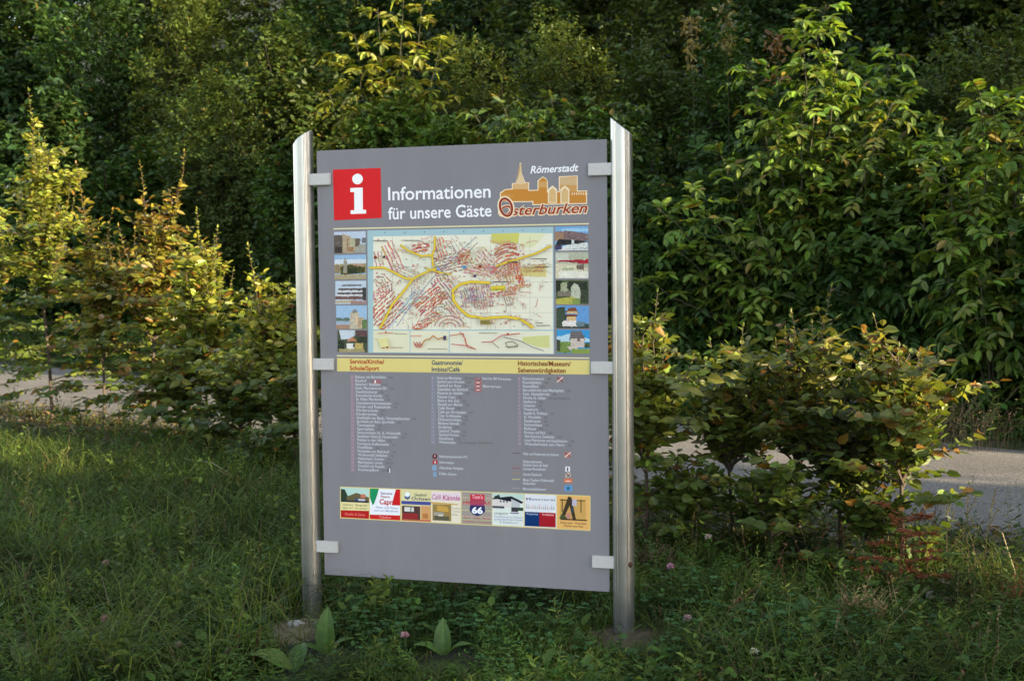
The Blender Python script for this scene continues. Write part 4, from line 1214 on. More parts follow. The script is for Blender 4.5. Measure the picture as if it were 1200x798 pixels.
def hornbeam(label, loc, H, R, seed, cg, cy, shoots, low=.25, leaf=.065, orange=.05, dense=1.0, singles=28):
    rg = RS(seed)
    root = thing('hornbeam_sapling', label, 'sapling', loc, rg.rand() * 6, 'young hornbeams in the hedge row')
    rz = root.rotation_euler.z
    tocam = np.array([-loc[0], -loc[1], 0]); tocam = tocam / np.linalg.norm(tocam)
    tocam = np.array([tocam[0] * math.cos(rz) + tocam[1] * math.sin(rz), -tocam[0] * math.sin(rz) + tocam[1] * math.cos(rz), 0])
    bk = np.array([.07, .055, .04])
    gT, gB = Geo(), Geo()
    n = 10
    Ht = H * .8
    st = np.zeros((n, 3)); st[:, 2] = np.linspace(-.06, Ht, n)
    st[:, :2] += np.cumsum(rg.randn(n, 2) * .012 * H, 0) * np.linspace(0, 1, n)[:, None]
    gT.tube(st, np.linspace(.017, .005, n) * (H / 2.5) ** .5, bk, 7)
    LB, LA, LN, LL, LH = [], [], [], [], []

    def leafy(pts, spacing, size, planar=True, tipsmall=False):
        seg = np.diff(pts, axis=0); sl = np.linalg.norm(seg, axis=1); cum = np.concatenate([[0], np.cumsum(sl)])
        tot = cum[-1]; s = spacing * .8; k = 0
        while s < tot:
            i_ = min(np.searchsorted(cum, s) - 1, len(seg) - 1); f = (s - cum[i_]) / sl[i_]
            pos = pts[i_] + seg[i_] * f; tg = seg[i_] / sl[i_]
            sd = np.cross(tg, UP); sd /= np.linalg.norm(sd) + 1e-6
            if planar:
                ax = tg * .55 + sd * (1 if k % 2 else -1) + rg.randn(3) * .22 - UP * .12
                nr = UP * .75 + ax * .15 + np.array([pos[0], pos[1], 0]) / (np.hypot(pos[0], pos[1]) + .05) * .65 + rg.randn(3) * .4
            else:
                az = k * 2.4 + rg.randn() * .4
                o_ = np.array([math.cos(az), math.sin(az), 0])
                ax = o_ + tg * .75 + rg.randn(3) * .15; nr = UP - o_ * .4 + rg.randn(3) * .2
            k += 1
            LB.append(pos); LA.append(ax); LN.append(nr)
            LL.append(size * (.7 + .5 * rg.rand()) * ((1 - .62 * s / tot) if tipsmall else 1)); LH.append(pos[2] / H)
            s += spacing * (.8 + .4 * rg.rand())
        LB.append(pts[-1]); LA.append(seg[-1]); LN.append(UP + rg.randn(3) * .4); LL.append(size * (.34 if tipsmall else .75)); LH.append(pts[-1][2] / H)

    z = low * H; k = 0
    while z < Ht:
        fz = z / H
        prof = (min(1, .78 + 1.0 * (fz - low)) if fz < .5 else 1 - .75 * (fz - .5) / .5)
        L = R * prof * (.65 + .5 * rg.rand())
        az = k * 2.4 + rg.randn() * .3
        el = R_(12 + 36 * fz + 10 * rg.randn())
        dr = np.array([math.cos(az) * math.cos(el), math.sin(az) * math.cos(el), math.sin(el)])
        i_ = min(int((z + .06) / (Ht + .06) * (n - 1)), n - 2); f = (z - st[i_, 2]) / (st[i_ + 1, 2] - st[i_, 2])
        b0 = st[i_] * (1 - f) + st[i_ + 1] * f
        t = np.linspace(0, 1, 6)[:, None]
        pts = b0 + dr * L * t - UP * (.22 * L * t * t) + rg.randn(6, 3) * .012 * t
        gB.tube(pts, np.linspace(.006, .0015, 6), bk, 4)
        leafy(pts[1:], .038, leaf)
        for j_ in range(int(3 + 9 * L * dense)):
            ti = .25 + .65 * rg.rand(); p0 = pts[0] + (pts[-1] - pts[0]) * ti - UP * (.22 * L * (ti * ti - ti))
            sd = np.cross(dr, UP); sd /= np.linalg.norm(sd)
            d2 = unit(dr * .7 + sd * (1 if j_ % 2 else -1) * .75 + rg.randn(3) * .15 + UP * .1)
            l2 = L * (.3 + .3 * rg.rand())
            t2 = np.linspace(0, 1, 4)[:, None]
            p2 = p0 + d2 * l2 * t2 - UP * (.15 * l2 * t2 * t2)
            gB.tube(p2, np.linspace(.003, .001, 4), bk, 3)
            leafy(p2, .040, leaf * .95)
        z += .050 * (.7 + .6 * rg.rand()) / dense; k += 1
    for (sx, sy, z0, z1) in shoots:
        i_ = min(int((z0 + .06) / (Ht + .06) * (n - 1)), n - 1)
        # offsets are given in world axes; turn them into the sapling's own
        ox = sx * math.cos(rz) + sy * math.sin(rz); oy = -sx * math.sin(rz) + sy * math.cos(rz)
        t = np.linspace(0, 1, 8)[:, None]
        e = np.array([ox, oy, z1]); b0 = st[i_]
        pts = b0 + (e - b0) * t ** np.array([.8, .8, 1.0]) + rg.randn(8, 3) * .008
        gB.tube(pts, np.linspace(.007, .0015, 8), bk, 4)
        leafy(pts[1:], .026, leaf, False, True)
        for j_ in range(16):
            ti = .05 + .7 * rg.rand(); p0 = b0 + (e - b0) * ti
            a3_ = rg.rand() * 6.28
            d2 = unit(np.array([math.cos(a3_), math.sin(a3_), 1.0]))
            l2 = (.10 + .2 * rg.rand()) * (1.15 - ti)
            p2 = p0 + d2 * l2 * np.linspace(0, 1, 4)[:, None]
            gB.tube(p2, np.linspace(.003, .001, 4), bk, 3)
            leafy(p2, .04, leaf * .85)
    add('trunk', gT.mesh('trunk', M_BARK, True), root)
    add('twigs', gB.mesh('twigs', M_BARK), root, kind='stuff')
    LB, LA, LN, LL, LH = map(np.array, (LB, LA, LN, LL, LH))
    N = len(LB)
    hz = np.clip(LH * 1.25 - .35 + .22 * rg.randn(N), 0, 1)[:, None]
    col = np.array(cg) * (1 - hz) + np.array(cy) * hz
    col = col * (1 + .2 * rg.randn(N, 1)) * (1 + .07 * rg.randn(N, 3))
    om = rg.rand(N) < orange
    col[om] = np.array([.16, .085, .014]) * (.6 + .7 * rg.rand(om.sum(), 1))
    col = np.clip(col, .01, .6)
    # the leaves that show largest are objects of their own
    score = (LB @ tocam) + .25 * LL / leaf + .25 * rg.rand(N) + .15 * LB[:, 2]
    pick = np.argsort(-score)[:singles]
    ref = np.array([list(m_.color_attributes['Col'].data[0].color)[:3] for m_ in SMALL])
    for i_ in pick:
        kk = int(np.argmin(((ref - col[i_]) ** 2).sum(1)))
        place_leaf(root, SMALL[kk], LB[i_], LA[i_], LN[i_], LL[i_] * 1.08)
    m_ = np.ones(N, bool); m_[pick] = False
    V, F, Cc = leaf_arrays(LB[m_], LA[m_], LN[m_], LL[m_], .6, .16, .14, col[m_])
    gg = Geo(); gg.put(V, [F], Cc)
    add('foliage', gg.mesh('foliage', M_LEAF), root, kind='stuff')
    return root


CGR, CYL, COL_ = (.075, .11, .017), (.24, .25, .03), (.23, .18, .025)
CGR2 = (.095, .14, .024)
HB = [  # base px/py, top py, radius, green, yellow, shoots (px, py of tip), orange, label, low, dense
    ((-12, 482), 205, .62, CGR, CYL, [(5, 200), (-22, 240), (30, 262)], .04, 'hornbeam sapling cut by the left edge of the view', .07, .62),
    ((62, 492), 112, .62, CGR, CYL, [(50, 107), (78, 190), (95, 215), (45, 215)], .03, 'tallest yellow-green hornbeam sapling with a thin upright leader', .09, .68),
    ((122, 505), 262, .52, CGR, COL_, [(92, 190), (140, 245), (118, 262)], .10, 'hornbeam sapling with an arching shoot beside the tallest one', .07, .62),
    ((178, 512), 195, .55, CGR, COL_, [(178, 192), (228, 178), (160, 250), (205, 240)], .22, 'orange-tinged hornbeam sapling with forked top shoots', .08, .72),
    ((245, 528), 248, .50, CGR, CYL, [(238, 246), (262, 268), (225, 275)], .07, 'hornbeam sapling between the orange-tinged one and the last before the post', .05, .66),
    ((320, 542), 292, .42, CGR, CYL, [(297, 290), (328, 335)], .04, 'smaller green hornbeam sapling just left of the left post', .04, .62),
    ((757, 655), 345, .36, CGR2, (.13, .145, .022), [(772, 345), (750, 378), (790, 400)], .04, 'hornbeam sapling close behind the right post', .08, .68),
    ((860, 640), 385, .42, CGR2, (.12, .13, .022), [(872, 382), (830, 400), (850, 420)], .05, 'hornbeam sapling with a bare dark stem over the sunlit road', .14, .66),
    ((936, 645), 368, .45, CGR2, (.135, .13, .022), [(926, 366), (950, 380), (905, 400), (975, 335)], .10, 'bushiest hornbeam sapling right of the board with brownish tips', .10, .72),
    ((1058, 672), 372, .42, CGR2, (.14, .14, .022), [(1035, 372), (1010, 385), (1085, 430), (1130, 455)], .12, 'last hornbeam sapling on the right with a pale stem and spreading top', .26, .7),
    ((985, 660), 420, .34, (.034, .058, .012), (.085, .095, .017), [(1000, 415)], .03, 'low dark hornbeam sapling filling the gap before the pale-stemmed one', .10, .66),
    ((285, 552), 395, .42, (.045, .075, .015), (.11, .13, .02), [(280, 395)], .03, 'low dense green hornbeam sapling between the last two before the left post', .05, 1.1),
    ((212, 530), 400, .42, (.045, .075, .015), (.14, .14, .02), [(210, 400)], .06, 'low hornbeam sapling at the foot of the orange-tinged one', .05, 1.0),
    ((345, 560), 420, .34, (.045, .075, .015), (.10, .12, .02), [(338, 420)], .03, 'lowest hornbeam sapling half hidden by the left post', .05, 1.0),
    ((812, 655), 545, .34, (.06, .10, .018), (.09, .125, .02), [(815, 545)], .03, 'low leafy hornbeam sapling between the two nearest the right post', .06, .8),
    ((905, 668), 540, .36, (.06, .10, .018), (.09, .125, .02), [(900, 540)], .03, 'low leafy hornbeam sapling at the foot of the bushiest one', .06, .8),
    ((1012, 668), 560, .34, (.055, .09, .016), (.09, .12, .02), [(1010, 560)], .03, 'low leafy hornbeam sapling just left of the reddish dry plant', .06, .8),
    ((440, 570), 340, .42, CGR, CYL, [(440, 340)], .05, 'hornbeam sapling hidden behind the left half of the board', .2, .9),
    ((560, 600), 360, .42, CGR, CYL, [(560, 360)], .05, 'hornbeam sapling hidden behind the middle of the board', .2, .9),
    ((665, 625), 350, .40, CGR, CYL, [(680, 350)], .05, 'hornbeam sapling hidden behind the right half of the board', .2, .9),
]
for k, ((bx, by), tp, R, cg, cy, sh, og, lab, low, dn) in enumerate(HB):
    x, y = ground_at(bx, by)
    z0 = float(terrain(x, y))
    H = z_at(bx, tp, y) - z0
    shoots = []
    for (sx, sy) in sh:
        zt = z_at(sx, sy, y) - z0
        shoots.append(((sx - bx) / 1400 * y, RS(k + sx + 100).randn() * .12, max(zt * .5, zt - 1.3), zt))
    rs_ = RS(900 + k)
    for _ in range(13 if H > .75 else 5):
        a_ = rs_.rand() * 6.28; q_ = R * (.15 + .6 * rs_.rand())
        zt = H * (1.0 - .34 * q_ / R - .14 * rs_.rand())
        shoots.append((q_ * math.cos(a_), q_ * math.sin(a_), zt * .55, zt))
    if bx > 700: H *= 1.07
    hornbeam(lab, (x, y, z0), H, R * 1.2, 500 + k, cg, cy, shoots, low, .100 if bx < 400 else .084, og, dn)

walnut('tall walnut-like sapling with open sunlit branches right of the board', 938, 12.0,
       [(957, 10), (930, 35), (975, 70), (880, 70), (905, 130), (1045, 62), (1062, 105), (1020, 130), (850, 180), (805, 225), (1000, 190), (955, 215), (880, 250), (1060, 230), (930, 290), (1010, 290), (830, 300), (985, 110), (790, 290), (775, 245), (765, 330), (1085, 190), (1095, 280), (860, 340), (960, 350), (1040, 340)], 611, (.098, .155, .02), .38, .125, .34, .058)
walnut('walnut-like sapling with sunlit drooping leaves cut by the right edge', 1165, 11.7,
       [(1140, 108), (1168, 118), (1195, 105), (1215, 130), (1100, 165), (1120, 215), (1190, 200), (1215, 230), (1080, 260), (1150, 270), (1195, 300), (1120, 330)], 612, (.10, .16, .02), .36, .125, .34, .058)
walnut('sapling with drooping yellow-green sunlit leaves above the board', 458, 13.0,
       [(478, -14), (502, 6), (450, 10), (520, 50), (425, 45), (400, 62), (480, 60), (440, 95), (512, 100), (540, 120), (395, 110)], 613, (.135, .155, .02), .42, .16, .5, .10)
walnut('green sapling with big divided leaves behind the right end of the board top', 690, 11.9,
       [(700, 118), (735, 130), (650, 110), (620, 140), (770, 160), (590, 120), (560, 135), (665, 150)], 614, (.05, .082, .014), .36, .13)

# ---------------- grass
def noise2(x, y, s, seed):
    r = RS(seed).rand(8) * 6.28
    return (np.sin(x * s + r[0]) * np.sin(y * s * 1.1 + r[1]) + .6 * np.sin(x * s * 2.3 + r[2] + y * s) * np.sin(y * s * 2.1 + r[3]) + .4 * np.sin(x * s * 4.7 + r[4]) * np.sin(y * s * 4.3 + r[5] + x)) / 1.6


def patch(x, y):
    return np.clip(.95 + .55 * noise2(x, y, 2.6, 202) + .35 * noise2(x, y, 6.5, 203), .45, 1.9)[:, None]


POSTS = [(-.925, 5.352), (.462, 4.985)]


DOCK_SPOTS = [ground_at(*q_) for q_ in ((328, 722), (382, 772), (345, 787), (165, 760), (48, 806), (520, 782))]


def clear_feet(x, y, grow=0.0):
    open_ = np.ones(len(x), bool)
    for (a_, b_) in DOCK_SPOTS:               # the broad dock leaves keep the grass off their own spot
        open_ &= ((x - a_) / .17) ** 2 + ((y - b_ + .10) / .20) ** 2 > 1
    return open_ & (((x + .97) / (.20 + grow)) ** 2 + ((y - 5.06) / (.32 + grow)) ** 2 > 1) & (((x - .42) / (.20 + grow)) ** 2 + ((y - 4.88) / (.2 + grow)) ** 2 > 1)


def blades(name, x, y, h, wdt, col, rg, bend=.5, mat=None):
    N = len(x)
    az = rg.rand(N) * 6.28
    ld = np.stack([np.cos(az), np.sin(az), np.zeros(N)], -1)
    b = bend * (.3 + rg.rand(N))[:, None]
    base = np.stack([x, y, terrain(x, y) - .01], -1)
    sd = np.stack([-np.sin(az + .6 * rg.randn(N)), np.cos(az), np.zeros(N)], -1) * wdt[:, None] / 2
    hh = h[:, None]
    mid = base + UP * hh * .55 + ld * hh * b * .3
    up2 = base + UP * hh * (.92 - .25 * b) + ld * hh * b * .8
    tip = base + UP * hh * (1.02 - .65 * b) + ld * hh * b * 1.35
    V = np.stack([base - sd, base + sd, mid + sd * .9, mid - sd * .9, up2 + sd * .6, up2 - sd * .6, tip], 1)
    i0 = np.arange(N)[:, None] * 7
    Fq = np.concatenate([i0 + np.array([[0, 1, 2, 3]]), i0 + np.array([[3, 2, 4, 5]])])
    Ft = i0 + np.array([[5, 4, 6]])
    gg = Geo(); gg.put(V.reshape(-1, 3), [Fq, Ft], np.repeat(np.clip(col, .008, .5), 7, axis=0))
    return tag(add(name, gg.mesh(name, mat or M_GRASS)), kind='stuff')


rg = RS(21)
N = 300000
y = 3.6 + rg.rand(N) ** 1.5 * 11.5
x = (rg.rand(N) * 2 - 1) * (.47 * y + .7)
x = np.where((x < 0) & (rg.rand(N) < .12), x - 3.5 * rg.rand(N), x)
p_ = road_p(x, y)
hn = noise2(x, y, 1.6, 5); fn = noise2(x, y, 4.5, 9)
keep = (p_ < 6.9) & (rg.rand(N) < np.clip(.46 + .72 * fn, .03, 1)) & (rg.rand(N) < np.where(p_ > 5.55, .16, 1.0))
for (a_, b_) in POSTS:
    dd = np.hypot(x - a_, (y - b_ + .08) * .8)
    keep &= (dd > .10)
keep &= clear_feet(x, y, -.06) | (rg.rand(N) < .12)
keep &= clear_feet(x, y, .05) | (rg.rand(N) < .5)
keep &= rg.rand(N) < np.clip(1.35 - .085 * y, .15, 1)
x, y, p_, hn, fn = x[keep], y[keep], p_[keep], hn[keep], fn[keep]
N = len(x)
left = np.clip((-.6 - x) / .8, 0, 1) * np.clip((y - 4.7) / .6, 0, 1)
h = (.075 + .05 * (hn + 1) * .5 + .10 * rg.rand(N) ** 2) * (1 + .9 * left)
h *= np.where(p_ > 5.6, .8, 1.0)
# nothing tall directly before the board
h = np.where((np.abs(x + .2) < .8) & (y < 5.3), np.minimum(h, .15), h)
wd = .0022 + .0030 * rg.rand(N) + .0004 * y
ga, gb, gc, gd = np.array([.032, .060, .012]), np.array([.066, .094, .017]), np.array([.095, .082, .027]), np.array([.13, .10, .05])
u = np.clip(.5 + .5 * fn + .25 * rg.randn(N), 0, 1)[:, None]
c = ga * (1 - u) + gb * u
dry = rg.rand(N) < np.clip(.05 + .07 * (x > .5) + .12 * (p_ > 5.2), 0, .5)
c[dry] = np.where(rg.rand(dry.sum(), 1) < .5, gc, gd) * (.6 + .6 * rg.rand(dry.sum(), 1))
bl_ = np.clip(noise2(x, y, 1.1, 63) + .3 * rg.randn(N), 0, 1)[:, None]
c = c * (1 - .5 * bl_) + np.array([.04, .08, .024]) * .5 * bl_
c *= (1 + .2 * rg.randn(N, 1)) * patch(x, y)
blades('grass', x, y, h, wd, c, rg, 1.05)
print('grass blades', N)

# long arching grass tufts
tx, ty, th = [], [], []
for k in range(420):
    yy = 4.2 + rg.rand() ** 1.4 * 6; xx = (rg.rand() * 2 - 1) * (.44 * yy + .4)
    if road_p(xx, yy) > 6.2: continue
    if abs(xx + .2) < .85 and 4.2 < yy < 5.25: continue
    m_ = 14 + rg.randint(26)
    tx.append(xx + rg.randn(m_) * .05); ty.append(yy + rg.randn(m_) * .05); th.append((.14 + .2 * rg.rand()) * (.6 + .6 * rg.rand(m_)) * (1.25 if xx < -.8 else .9))
tx, ty, th = map(np.concatenate, (tx, ty, th))
c = np.array([.065, .095, .018]) * (.6 + .8 * rg.rand(len(tx), 1)); dm = rg.rand(len(tx)) < .15
c[dm] = np.array([.09, .072, .035]) * (.6 + .6 * rg.rand(dm.sum(), 1))
blades('long_grass', tx, ty, th, .004 + .003 * rg.rand(len(tx)), c, rg, 1.0)

# verge grass beyond the road and along its near edge
N = 26000
p_ = np.where(rg.rand(N) < .8, 10.55 + rg.rand(N) ** 1.2 * 1.5, 6.65 + .5 * rg.rand(N)); q_ = -6 + rg.rand(N) * 30
x = RN[0] * p_ + RD[0] * q_; y = RN[1] * p_ + RD[1] * q_
u = rg.rand(N, 1)
c = np.array([.024, .044, .010]) * (1 - u) + np.array([.05, .058, .016]) * u
far = p_ > 9
hh = np.where(far, (.07 + .17 * rg.rand(N)) * np.clip((p_ - 10.4) * 1.6, .25, 1), .05 + .1 * rg.rand(N))
blades('verge_grass', x, y, hh, .005 + .005 * rg.rand(N), c, rg, 1.0)

# ---------------- low weeds: clover, feathery yarrow, small broad leaves
gg = Geo()
rg = RS(33)
for (px, py, rad, n_) in ((270, 742, .34, 420), (200, 700, .22, 160), (560, 728, .42, 420), (430, 705, .25, 180), (860, 770, .36, 420), (800, 722, .26, 200), (650, 765, .4, 260), (350, 770, .3, 200), (1060, 770, .4, 200), (90, 770, .4, 260), (470, 770, .35, 260)):
    cx, cy = ground_at(px, py)
    xx = cx + rg.randn(n_) * rad * .8; yy = cy + rg.randn(n_) * rad * .6
    ok_ = np.ones(n_, bool)
    ok_ &= clear_feet(xx, yy)
    xx, yy = xx[ok_], yy[ok_]; n_ = len(xx)
    hh = .03 + .12 * rg.rand(n_)
    top_ = np.stack([xx, yy, terrain(xx, yy) + hh], -1)
    cc = np.array([.045, .095, .03]) * (.6 + .75 * rg.rand(n_, 1)) * (1 + .05 * rg.randn(n_, 3))
    az = rg.rand(n_) * 6.28
    tilt = rg.randn(n_, 3) * .4
    for k in range(3):
        a_ = az + k * 2.094
        ax = np.stack([np.cos(a_), np.sin(a_), .12 + 0 * a_], -1)
        V, F, Cc = leaf_arrays(top_, ax, UP + tilt, (.013 + .013 * rg.rand(n_)), .85, .12, .1, np.clip(cc, .01, .4), 'round')
        gg.put(V, [F], Cc)
    bl = np.stack([xx + rg.randn(n_) * .02, yy + rg.randn(n_) * .02, terrain(xx, yy)], -1)
    sd = np.array([.0012, 0, 0])
    V = np.stack([bl - sd, bl + sd, top_ + sd, top_ - sd], 1).reshape(-1, 3)
    gg.put(V, [np.arange(n_)[:, None] * 4 + np.array([[0, 1, 2, 3]])], np.repeat(cc * .8, 4, axis=0))
tag(add('clover_leaves', gg.mesh('clover_leaves', M_GRASS)), kind='stuff')

gg = Geo()
n_ = 7500
yy = 4.0 + rg.rand(n_) ** 1.2 * 6.5; xx = (rg.rand(n_) * 2 - 1) * (.45 * yy + .5)
m_ = (road_p(xx, yy) < 6.2) & (rg.rand(n_) < np.where(xx < -.7, 1.0, .45)) & ~((np.abs(xx + .2) < .9) & (yy > 4.75) & (yy < 5.2)) & clear_feet(xx, yy, .05)
xx, yy = xx[m_], yy[m_]; n_ = len(xx)
az = rg.rand(n_) * 6.28; hh = (.10 + .20 * rg.rand(n_)) * np.where(xx < -.8, 1.25, .9)
o_ = np.stack([np.cos(az), np.sin(az), np.zeros(n_)], -1)
base = np.stack([xx, yy, terrain(xx, yy)], -1)
cc = np.array([.055, .10, .020]) * (.6 + .7 * rg.rand(n_, 1)) * patch(xx, yy); sd0 = np.cross(o_, UP)
for k in range(9):
    t = .2 + .8 * k / 8
    pos = base + UP * (hh * t * (1.15 - .4 * t))[:, None] + o_ * (hh * t * t * .55)[:, None]
    for sg in (1, -1):
        V, F, Cc = leaf_arrays(pos, sd0 * sg + UP * .35 + o_ * .5 + .2 * rg.randn(n_, 3), UP - o_ * .3 + .3 * rg.randn(n_, 3), (.042 * (1.15 - .8 * t)) * (.8 + .4 * rg.rand(n_)), .3, .1, .1, np.clip(cc, .01, .3))
        gg.put(V, [F], Cc)
tag(add('yarrow_leaves', gg.mesh('yarrow_leaves', M_GRASS)), kind='stuff')

gg = Geo()
n_ = 2200
yy = 3.9 + rg.rand(n_) ** 1.2 * 7; xx = (rg.rand(n_) * 2 - 1) * (.45 * yy + .5)
m_ = (road_p(xx, yy) < 6.9) & (noise2(xx, yy, 2.3, 77) > -.25) & clear_feet(xx, yy)
xx, yy = xx[m_], yy[m_]; n_ = len(xx)
cc = np.array([.055, .098, .022]) * (.55 + .8 * rg.rand(n_, 1)) * (1 + .08 * rg.randn(n_, 3))
sz = .02 + .065 * rg.rand(n_) ** 2
az = rg.rand(n_) * 6.28
hz = .03 + .16 * rg.rand(n_) ** 1.5
for k in range(8):
    a_ = az + k * 2.4
    lv = k / 8
    pos = np.stack([xx, yy, terrain(xx, yy) + hz * lv + .012], -1)
    ax = np.stack([np.cos(a_), np.sin(a_), .25 + .5 * lv + .2 * rg.randn(n_)], -1)
    V, F, Cc = leaf_arrays(pos, ax, UP + .25 * rg.randn(n_, 3), sz * (.7 + .5 * rg.rand(n_)), .5, .12, .22, np.clip(cc * (1 + .12 * rg.randn(n_, 1)), .01, .3))
    gg.put(V, [F], Cc)
tag(add('weeds', gg.mesh('weeds', M_GRASS)), kind='stuff')

# upright leafy herbs and dry stems scattered through the grass
gg = Geo()
n_ = 2600
yy = 3.95 + rg.rand(n_) ** 1.3 * 8.5; xx = (rg.rand(n_) * 2 - 1) * (.45 * yy + .5)
m_ = (road_p(xx, yy) < 6.9) & (noise2(xx, yy, 1.9, 55) + .5 * rg.randn(n_) > -.1)
m_ &= clear_feet(xx, yy, .03)
xx, yy = xx[m_], yy[m_]
qv = -6 + 30 * rg.rand(700); pv = 10.75 + .9 * rg.rand(700)
xx = np.concatenate([xx, RN[0] * pv + RD[0] * qv]); yy = np.concatenate([yy, RN[1] * pv + RD[1] * qv]); n_ = len(xx)
H_ = (.10 + .20 * rg.rand(n_) ** 1.4) * np.where(xx < -.9, 1.6, 1.0) * np.where(road_p(xx, yy) > 5.4, 1.3, 1.0) * np.where(road_p(xx, yy) > 9, 1.5, 1.0)
H_ = np.where((np.abs(xx + .2) < .85) & (yy < 5.2) & (yy > 4.3), np.minimum(H_, .10 + .12 * rg.rand(n_)), H_)
base = np.stack([xx, yy, terrain(xx, yy)], -1)
ln = rg.randn(n_, 3) * np.array([.22, .22, 0])
kind_ = rg.randint(4, size=n_)
pal = np.array([[.06, .11, .022], [.085, .125, .026], [.05, .09, .032], [.11, .13, .03]])[kind_] * (.7 + .6 * rg.rand(n_, 1)) * patch(xx, yy)
lsz = np.array([.04, .058, .034, .05])[kind_] * np.where(road_p(xx, yy) > 9, 2.0, 1.0); lwr = np.array([.32, .5, .6, .24])[kind_]
Kn = 16
for k in range(Kn):
    t = .08 + .92 * k / Kn
    pos = base + UP * (H_ * t)[:, None] + ln * (H_ * t * t)[:, None]
    az = k * 2.4 + kind_ * .7 + rg.randn(n_) * .4
    up = .15 + .7 * t
    ax = np.stack([np.cos(az), np.sin(az), up + .25 * rg.randn(n_)], -1)
    V, F, Cc = leaf_arrays(pos, ax, UP + .35 * rg.randn(n_, 3), lsz * (1.25 - .75 * t) * (.75 + .5 * rg.rand(n_)), lwr, .12, .2, np.clip(pal * (1 + .14 * rg.randn(n_, 1)), .008, .3))
    gg.put(V, [F], Cc)
sd = np.array([.0013, 0, 0]); tp_ = base + UP * H_[:, None] + ln * H_[:, None]
V = np.stack([base - sd, base + sd, tp_ + sd * .5, tp_ - sd * .5], 1).reshape(-1, 3)
gg.put(V, [np.arange(n_)[:, None] * 4 + np.array([[0, 1, 2, 3]])], np.repeat(pal * .8, 4, axis=0))
tag(add('herbs', gg.mesh('herbs', M_GRASS)), kind='stuff')
gg = Geo()
n_ = 620
yy = 4.0 + rg.rand(n_) ** 1.2 * 8; xx = (rg.rand(n_) * 2 - 1) * (.45 * yy + .4)
m_ = (road_p(xx, yy) < 6.9) & ((noise2(xx, yy, 1.2, 91) > .05) | (xx > .6)) & ~((np.abs(xx + .2) < .8) & (yy < 5.2))
for x_, y_ in zip(xx[m_], yy[m_]):
    h_ = .12 + .22 * rg.rand(); b_ = rg.randn(3) * np.array([.35, .35, 0]) * h_
    z_ = float(terrain(x_, y_)); b0 = np.array([x_, y_, z_])
    c_ = np.array([(.13, .10, .05), (.10, .065, .035), (.12, .055, .03), (.16, .13, .07)][rg.randint(4)]) * (.6 + .6 * rg.rand())
    gg.tube([b0, b0 + UP * h_ * .55 + b_ * .3, b0 + UP * h_ + b_], [.0016, .0013, .0008], c_, 3)
    k_ = 9; tt = .62 + .38 * rg.rand(k_)[:, None]
    V, F, Cc = leaf_arrays(b0 + UP * h_ * tt + b_ * tt * tt, rg.randn(k_, 3) * .6 + UP, rg.randn(k_, 3), .008 + .010 * rg.rand(k_), .5, .1, .1, c_ * (.7 + .6 * rg.rand(k_, 1)))
    gg.put(V, [F], Cc)
tag(add('dry_stems', gg.mesh('dry_stems', M_DRY)), kind='stuff')

# fallen leaves along the hedge foot and the road edge
n_ = 11000
p_ = 5.3 + rg.rand(n_) * 1.9; q_ = -5 + rg.rand(n_) * 21
xx = RN[0] * p_ + RD[0] * q_; yy = RN[1] * p_ + RD[1] * q_
pos = np.stack([xx, yy, np.maximum(terrain(xx, yy), np.where(p_ > 7.0, .0, -1)) + .012 + .03 * rg.rand(n_)], -1)
br = np.array([[.09, .06, .027], [.12, .093, .036], [.06, .04, .02], [.145, .10, .036], [.16, .145, .12]])[rg.randint(5, size=n_)] * (.6 + .7 * rg.rand(n_, 1))
V, F, Cc = leaf_arrays(pos, rg.randn(n_, 3) * np.array([1, 1, .25]), UP + .45 * rg.randn(n_, 3), .035 + .04 * rg.rand(n_), .6, .2, -.15, br)
gg = Geo(); gg.put(V, [F], Cc)
tag(add('fallen_leaves', gg.mesh('fallen_leaves', M_LEAF)), kind='stuff')

# ---------------- bare soil, stones at the post feet
for k, ((cx, cy), rx, ry) in enumerate(((( -.97, 5.17), .25, .24), ((.42, 4.92), .26, .19))):
    rg = RS(60 + k)
    na, nr_ = 28, 8
    V = [(cx, cy, float(terrain(cx, cy)) + .03)]
    for i_ in range(1, nr_ + 1):
        for j_ in range(na):
            a_ = j_ * 2 * math.pi / na
            f = i_ / nr_
            rr = f * (1 + .15 * math.sin(3 * a_ + k) + .1 * math.sin(5 * a_))
            vx, vy = cx + rx * rr * math.cos(a_), cy + ry * rr * math.sin(a_)
            V.append((vx, vy, float(terrain(vx, vy)) + .03 * (1 - f ** 2) + (.006 * rg.randn() if i_ < nr_ else -.03)))
    F3 = [[0, 1 + j_, 1 + (j_ + 1) % na] for j_ in range(na)]
    F4 = [[1 + (i_ - 1) * na + j_, 1 + i_ * na + j_, 1 + i_ * na + (j_ + 1) % na, 1 + (i_ - 1) * na + (j_ + 1) % na] for i_ in range(1, nr_) for j_ in range(na)]
    C = np.array([.19, .148, .09]) * (.6 + .5 * rg.rand(len(V), 1))
    if k: C = C * .45
    tag(add('bare_soil', np_mesh('bare_soil', np.array(V), [np.array(F3), np.array(F4)], M_STONE, C, True)), kind='structure')
STN = [((347, 737), .030, (.42, .40, .37), 'pale flat stone lying at the foot of the left post', 1.5, .5), ((331, 552), .035, (.26, .24, .21), 'grey rounded stone in the litter just left of the left post', 1.1, .8),
       ((372, 742), .016, (.30, .26, .2), 'small sandy pebble in front of the left post foot', 1.2, .7), ((318, 548), .026, (.22, .2, .18), 'smaller brownish stone beside the grey rounded one', 1.2, .7)]
